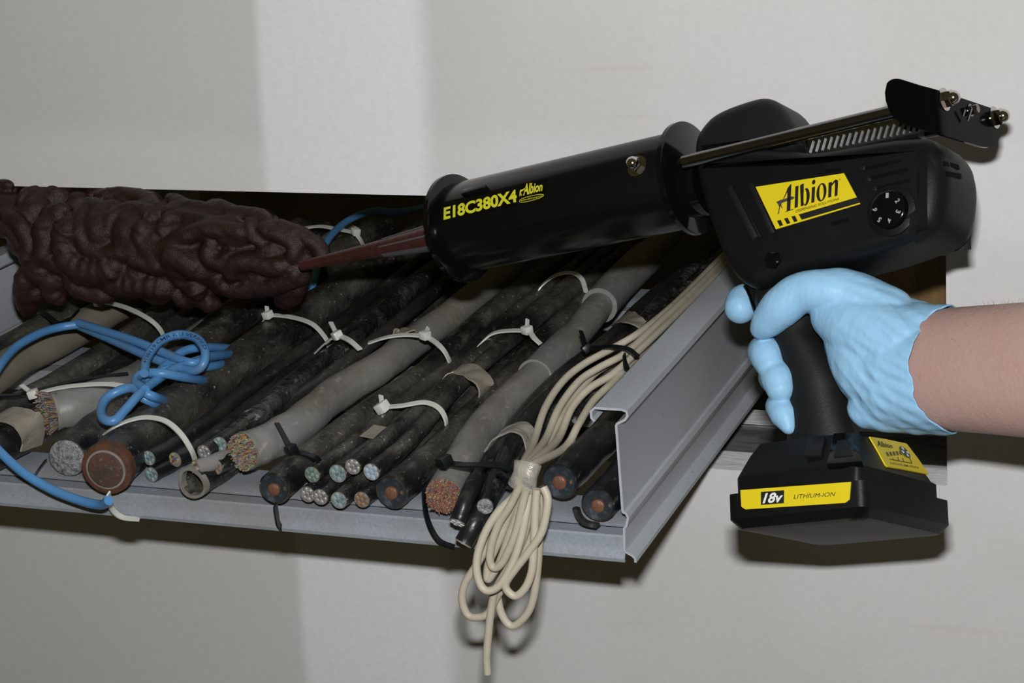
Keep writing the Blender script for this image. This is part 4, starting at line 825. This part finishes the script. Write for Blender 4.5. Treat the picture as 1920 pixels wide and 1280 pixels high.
# handle
sec = [(548, 1418, 1545), (580, 1422, 1535), (620, 1440, 1535), (650, 1455, 1552), (700, 1470, 1578), (740, 1478, 1588), (780, 1484, 1598), (815, 1482, 1608), (850, 1478, 1618)]
bm = bmesh.new(); rings = []
cs = []
for y, x0, x1 in sec:
    a = np.array(ST(x0, y)); b = np.array(ST(x1, y)); cs.append((a, b))
cs = list(zip(catmull([np.append(a, 0) for a, b in cs], 4), catmull([np.append(b, 0) for a, b in cs], 4)))
for i, (a, b) in enumerate(cs):
    c = (a+b)/2; hd = (b-a)/2; L = np.linalg.norm(hd[:2]); hw = .0165
    rings.append([bm.verts.new(V(UN(c[0]+hd[0]*math.copysign(abs(math.cos(q))**.85, math.cos(q)), hw*math.sin(q), c[1]+hd[1]*math.cos(q)))) for q in np.linspace(0, 2*math.pi, 33)[:-1]])
for A, Bv in zip(rings, rings[1:]):
    for k in range(32): bm.faces.new((A[k], A[(k+1) % 32], Bv[(k+1) % 32], Bv[k]))
bm.faces.new(rings[0][::-1]); bm.faces.new(rings[-1]); obj('handle', bm, M_plas2, gun, label='dark rubber grip')
tr = [ST(*p) for p in [(1400, 535), (1440, 535), (1450, 580), (1440, 620), (1428, 600), (1418, 575), (1412, 555)]]
bm = bmesh.new(); pillow(bm, chaikin(tr, 1), -.007, .009, .003, 3); obj('trigger', bm, M_plas, gun)
# battery
s0, s1, w0, w1 = .0535, .1395, -.060, .050
def bslab(P, t0, t1, top=1., r=.008, fn=None):
    bm = bmesh.new(); pillow(bm, P, 0, 1, 0.0001, 1); return bm
def loftbox(levels, bev=.003):
    """levels of (t, s0, s1, o0, o1, corner)"""
    bm = bmesh.new(); rings = []
    for t, a, b, c, d_, cr in levels:
        pts = []
        for (cx, cy, st) in ((b-cr, d_-cr, 0), (a+cr, d_-cr, 90), (a+cr, c+cr, 180), (b-cr, c+cr, 270)):
            for q in range(6):
                an = math.radians(st+q*18); pts.append((cx+cr*math.cos(an), cy+cr*math.sin(an)))
        tt = t if callable(t) else (lambda s, o, t=t: t)
        rings.append([bm.verts.new(V(UN(x, y, tt(x, y)))) for x, y in pts])
    n = len(rings[0])
    for A, Bv in zip(rings, rings[1:]):
        for k in range(n): bm.faces.new((A[k], A[(k+1) % n], Bv[(k+1) % n], Bv[k]))
    bm.faces.new(rings[0][::-1]); bm.faces.new(rings[-1]); return bm
T0 = ST(1620, 902, w1)[1]
bm = loftbox([(T0-.0345, s0+.014, s1-.0215, -.040, .020, .006), (T0-.0330, s0+.006, s1-.0160, -.045, .028, .006), (T0-.0250, s0+.0033, s1-.0110, -.050, .0353, .006), (T0-.012, s0+.0015, s1-.004, -.054, .0465, .006), (T0-.0105, s0+.001, s1-.002, w0+.003, w1-.003, .006), (T0+.004, s0+.001, s1-.002, w0+.003, w1-.003, .006)])
BV_CAP = bvh(bm); obj('battery_cap', bm, M_plas, gun, smooth=35, label='sloped upper part of the battery pack')
bm = loftbox([(T0-.001, s0-.003, s1+.002, w0-.003, w1, .006), (T0+.014, s0-.003, s1+.002, w0-.003, w1, .006), (T0+.0195, s0+.001, s1-.002, w0+.001, w1-.004, .008), (T0+.0205, s0+.008, s1-.008, w0+.008, w1-.010, .008)])
bat = sub(obj('battery_pack', bm, M_plas, gun, smooth=35, label='black battery pack under the grip'), gun)
# latch buttons laid on the sloped side
def z4(x, y): return (1320+x/3.692, 740+y/3.692)
pc_, pn_ = hit(BV_CAP, *z4(1000, 400))
def plate(pts, th, m, name):
    P = []
    for p in pts: r = ray(*z4(*p)); P.append(CAM+(pc_-CAM).dot(pn_)/r.dot(pn_)*r)
    bm = bmesh.new(); flat(bm, [p-pn_*.002 for p in P], th+.002, pn_); bevel(bm, .0004, 2); return obj(name, bm, m, gun, smooth=30)
plate([(690, 425), (730, 300), (840, 285), (812, 415)], .0008, M_plas2, 'release_button')
plate([(855, 500), (905, 285), (1000, 280), (1075, 390), (1100, 480)], .0022, M_gloss, 'release_button')
plate([(905, 455), (930, 345), (990, 335), (1040, 440)], .0032, M_plas2, 'release_button')
# 18v label on the near side face
def lq(pts, off): return [GP(*z4(*p), off) for p in pts]
bm = bmesh.new(); flat(bm, lq([(255, 660), (1020, 603), (1010, 725), (980, 748), (290, 793), (262, 775)], w1), .0006, gn); vl = sub(obj('voltage_label', bm, M_yel, bat, smooth=0), gun)
bm = bmesh.new(); flat(bm, lq([(395, 672), (555, 660), (553, 750), (395, 762)], w1+.0006), .0002, gn); obj('lettering', bm, M_ink, bat, smooth=0)
lettering('18v', lq([(405, 752), (545, 742), (548, 672), (410, 680)], w1+.0010), idf, M_whi, bat, .03, .25)
lettering('LITHIUM-ION', lq([(620, 720), (908, 700), (912, 672), (620, 690)], w1+.0009), idf, M_ink, bat, .0, .2)
# label on the rear slope, laid onto the surface
cc_, nr = hit(BV_CAP, 1685, 860)
def RP(px, py, lift=0.):
    r = ray(px, py); t = (cc_+nr*(.0009+lift)-CAM).dot(nr)/r.dot(nr); return CAM+t*r
def z7(x, y): return (1600+x/9.6, 800+y/9.6)
bm = bmesh.new(); flat(bm, [RP(*z7(*p)) for p in [(295, 175), (560, 215), (960, 300), (1160, 560), (1360, 850), (900, 760), (620, 715), (580, 680), (440, 420)]], -.0008, nr); rl = sub(obj('gauge_label', bm, M_yel, bat, smooth=0), gun)
rq = lambda pts: [RP(*z7(*p), .0004) for p in pts]
lettering('Albion', rq([(440, 345), (715, 385), (690, 310), (405, 235)]), idf, M_ink, bat, .03, .1)
lettering('LITHIUM-ION', rq([(680, 665), (1185, 750), (1160, 715), (650, 628)]), idf, M_ink, bat, .01, .1)
for k in range(5):
    x = 585+k*58; y = 455-k*6; bm = bmesh.new(); q = rq([(x, y), (x+32, y+2), (x+62, y+70), (x+30, y+68)]); flat(bm, q, .0001, nr); obj('lettering', bm, M_grink, bat, smooth=0)
for q in ([(650, 575), (1060, 650), (1062, 660), (652, 585)], [(1000, 540), (1010, 540), (1062, 660), (1050, 655)], [(880, 560), (890, 560), (915, 630), (903, 630)], [(790, 545), (800, 545), (830, 612), (818, 612)], [(700, 560), (710, 560), (735, 600), (725, 600)]):
    bm = bmesh.new(); flat(bm, rq(q), .0001, nr); obj('lettering', bm, M_ink, bat, smooth=0)
cc = RP(*z7(925, 455), .0004); e1 = RP(*z7(1020, 520), .0004)-cc; e2 = RP(*z7(905, 375), .0004)-cc
bm = bmesh.new(); flat(bm, [cc+e1*math.cos(a)+e2*math.sin(a) for a in np.linspace(0, 2*math.pi, 25)[:-1]], .0003, nr); obj('gauge_button', bm, M_grink, bat, smooth=0)
for a0_ in (.3, 2.0, 3.6, 5.2):
    bm = bmesh.new(); flat(bm, [cc+nr*.0004+(e1*math.cos(a)+e2*math.sin(a))*q for q, a in ((.35, a0_), (.85, a0_-.1), (.85, a0_+.5), (.35, a0_+.5))], .0001, nr); obj('gauge_button', bm, M_whi, bat, smooth=0)
# ------------------------------------------------------------------ the hand
per = empty('person', GP(2160, 700, 0.), 'bare forearm with hand in a blue disposable glove gripping the caulking tool', 'person')
ma = GP(1700, 692, 0); bm = bmesh.new()
armP = catmull([GP(1690, 690, .0), GP(1760, 692, .0), GP(1850, 692, .002), GP(1960, 694, .004), GP(2150, 702, .006), GP(2400, 715, .01), GP(2800, 735, .012), GP(3300, 760, .015)], 8)
rv = np.interp(np.linspace(0, 1, len(armP)), [0, .14, .32, .5, .72, 1], [.0335, .0355, .0375, .040, .044, .046]); fr = frames(armP, up=tuple(gd)); rings = []
for p, (t, v, w), r in zip(armP, fr, rv):
    rings.append([bm.verts.new(V(p+v*r*math.cos(a)*1.0+w*r*.80*math.sin(a)*(1+.03*math.cos(2*a)))) for a in np.linspace(0, 2*math.pi, 49)[:-1]])
for A, Bv in zip(rings, rings[1:]):
    for k in range(48): bm.faces.new((A[k], A[(k+1) % 48], Bv[(k+1) % 48], Bv[k]))
bm.faces.new(rings[0][::-1]); bm.faces.new(rings[-1]); sub(obj('arm', bm, M_skin, per, label='bare pale forearm', smooth=180), per)
bm = bmesh.new()
for k in range(170):
    i = random.randrange(14, 36); a = math.pi+random.gauss(0, .42); p0 = armP[i]; t, v, w = fr[i]; r = rv[i]
    d = (v*math.cos(a)+w*.80*math.sin(a)); s = p0+d*r*.99+t*random.uniform(0, .01); nn = d/np.linalg.norm(d); L = random.uniform(.003, .006)
    e = s+nn*L*.75-t*L*.6*random.choice((1, .6, -.4)); tube(bm, [s, (s+e)/2+nn*.0005, e], [.00007, .00006, .00003], 3)
obj('arm_hair', bm, M_hair, per, kind='stuff', smooth=0)
def GPs(q): return GP(q[0], q[1], q[2])
bm = bmesh.new()
def caps(pts, n=5):
    P = catmull([GPs(p) for p in pts], n); R = np.interp(np.linspace(0, len(pts)-1, len(P)), range(len(pts)), [p[3] for p in pts])
    for p, r in zip(P, R): sphere(bm, p, r, 18, 12)
    tube(bm, P, list(R), 18)
# fingertips wrapping round the front of the grip
caps([(1388, 577, .000, .0098), (1398, 566, -.006, .0112), (1440, 560, -.016, .0105), (1500, 560, -.030, .0115), (1570, 575, -.034, .013)])
caps([(1445, 684, .014, .0086), (1437, 662, .011, .0106), (1436, 660, -.006, .0106), (1455, 652, -.024, .0105), (1510, 650, -.034, .0115), (1590, 650, -.032, .013)])
caps([(1464, 728, .015, .0086), (1459, 708, .012, .0104), (1456, 706, -.006, .0104), (1475, 700, -.024, .0102), (1530, 700, -.033, .011), (1610, 695, -.030, .013)])
caps([(1479, 800, .014, .0044), (1470, 776, .012, .0084), (1464, 762, .007, .0088), (1468, 761, -.008, .0088), (1490, 750, -.022, .009), (1540, 745, -.030, .010), (1620, 740, -.028, .012)])
# thumb on the near side
caps([(1427, 615, .022, .0066), (1442, 600, .024, .0100), (1466, 575, .026, .0122), (1500, 550, .026, .0122), (1545, 545, .024, .0128), (1590, 556, .016, .0160), (1650, 600, .006, .022)])
caps([(1570, 590, .014, .016), (1620, 620, .014, .021), (1690, 660, .006, .028)])
caps([(1600, 640, .010, .017), (1640, 690, .008, .024), (1700, 700, .0, .030)])
caps([(1628, 765, .008, .0125), (1660, 755, .004, .0175), (1720, 752, .0, .0195), (1775, 756, .0, .0185)])
caps([(1620, 720, .006, .012), (1660, 720, .002, .022), (1720, 710, .0, .0265)])
caps([(1590, 570, -.020, .016), (1650, 605, -.014, .020), (1720, 650, -.006, .026)])
caps([(1600, 650, -.028, .014), (1670, 680, -.014, .022)])
caps([(1680, 722, .005, .026), (1740, 724, .005, .0265), (1800, 726, .005, .0265)])
caps([(1680, 690, .010, .024), (1800, 690, .010, .0245)])
caps([(1690, 640, .0, .024), (1740, 640, .0, .0215), (1790, 638, .0, .0205)])
caps([(1690, 690, .0, .029), (1740, 690, .0, .0285), (1800, 690, .0, .0290)])
me = remeshed(bm, .0011, 6, .6)
bm = bmesh.new(); bm.from_mesh(me); bpy.data.meshes.remove(me)
co = np.array([v.co[:] for v in bm.verts]); nm = np.array([v.normal[:] for v in bm.verts])
q = co-GO; S = -(q@ga); T_ = q@gd; O_ = q@gn
# picture-independent wrinkle fields in the tool's own frame
w_s, w_t = ST(1735, 700); cuff = np.clip(1-np.abs(S-(w_s-.004))/.05, 0, 1)
th_s, th_t = ST(1500, 560)
a1 = (S*.75-T_*.65); a2 = (S*.45+T_*.9)
def fold(x): return 1-2*np.abs(np.sin(x))**.6
wr = fold((S*.80-T_*.62)*330+2.5*nois(co, 35, 1))*np.clip(nois(co, 28, 2)*.9+.4, 0, 1)*cuff*.00055
wr += np.sin((S*.55-T_*.85)*900+4*nois(co, 50, 4))*cuff*.0003
lowf = np.clip(1-np.hypot(S-ST(1650, 740)[0], T_-ST(1650, 740)[1])/.035, 0, 1); wr += fold((S*.85-T_*.5)*420+2*nois(co, 40, 6))*lowf*.0005
for (jx, jy, ex, amp, rad) in ((1505, 560, (.95, .10), .00022, .016), (1545, 590, (.9, .35), .0002, .016), (1455, 600, (.6, -.8), .00015, .012)):
    js, jt = ST(jx, jy); g = np.exp(-((S-js)**2+(T_-jt)**2)/rad**2)*(.5+.5*nois(co, 90, 11)); wr += fold((S*ex[0]+T_*ex[1])*900+4*nois(co, 70, 3))*g*amp*(O_ > 0)
wr += nois(co, 60, 8)*.0005+nois(co, 130, 9)*.00022
for v, c_, n_, k in zip(bm.verts, co, nm, wr): v.co = V(c_+n_*k)
# ragged cuff: cut along a wavy line round the wrist
edge = np.interp(T_, [ST(1762, 576)[1], ST(1740, 605)[1], ST(1724, 690)[1], ST(1729, 780)[1], ST(1757, 815)[1]], [ST(1762, 576)[0], ST(1738, 605)[0], ST(1724, 690)[0], ST(1730, 780)[0], ST(1757, 815)[0]])+.0006*np.sin(T_*900)
# the visible edge is on the near face; shift it into the frame at that depth
edge = edge+.0100+.0*O_
def edge_at(t): return float(np.interp(t, ET, ES))
ET = [ST(1762, 576)[1], ST(1740, 605)[1], ST(1724, 690)[1], ST(1729, 780)[1], ST(1757, 815)[1]]; ES = [ST(1762, 576)[0], ST(1738, 605)[0], ST(1724, 690)[0], ST(1730, 780)[0], ST(1757, 815)[0]]
def wav(t, o): return edge_at(t)+.0098+.0006*math.sin(t*330+2*math.sin(o*120))+.0002*math.sin(t*1000)
for v in bm.verts:
    q_ = np.array(v.co[:])-GO; s_, o_, t_ = -q_.dot(ga), q_.dot(gn), q_.dot(gd); v.co = (s_-wav(t_, o_), o_, t_)
bmesh.ops.bisect_plane(bm, geom=bm.verts[:]+bm.edges[:]+bm.faces[:], dist=1e-7, plane_co=(0, 0, 0), plane_no=(1, 0, 0), clear_outer=True)
for v in bm.verts: v.co = V(UN(v.co[0]+wav(v.co[2], v.co[1]), v.co[1], v.co[2]))
glove = obj('glove', bm, M_glove, per, smooth=180, label='light blue nitrile glove')
# rolled rim of the cuff
m = glove.modifiers.new('thick', 'SOLIDIFY'); m.thickness = .0009; m.offset = 0
for o in ROOTS:
    if '_o' in o: del o['_o']
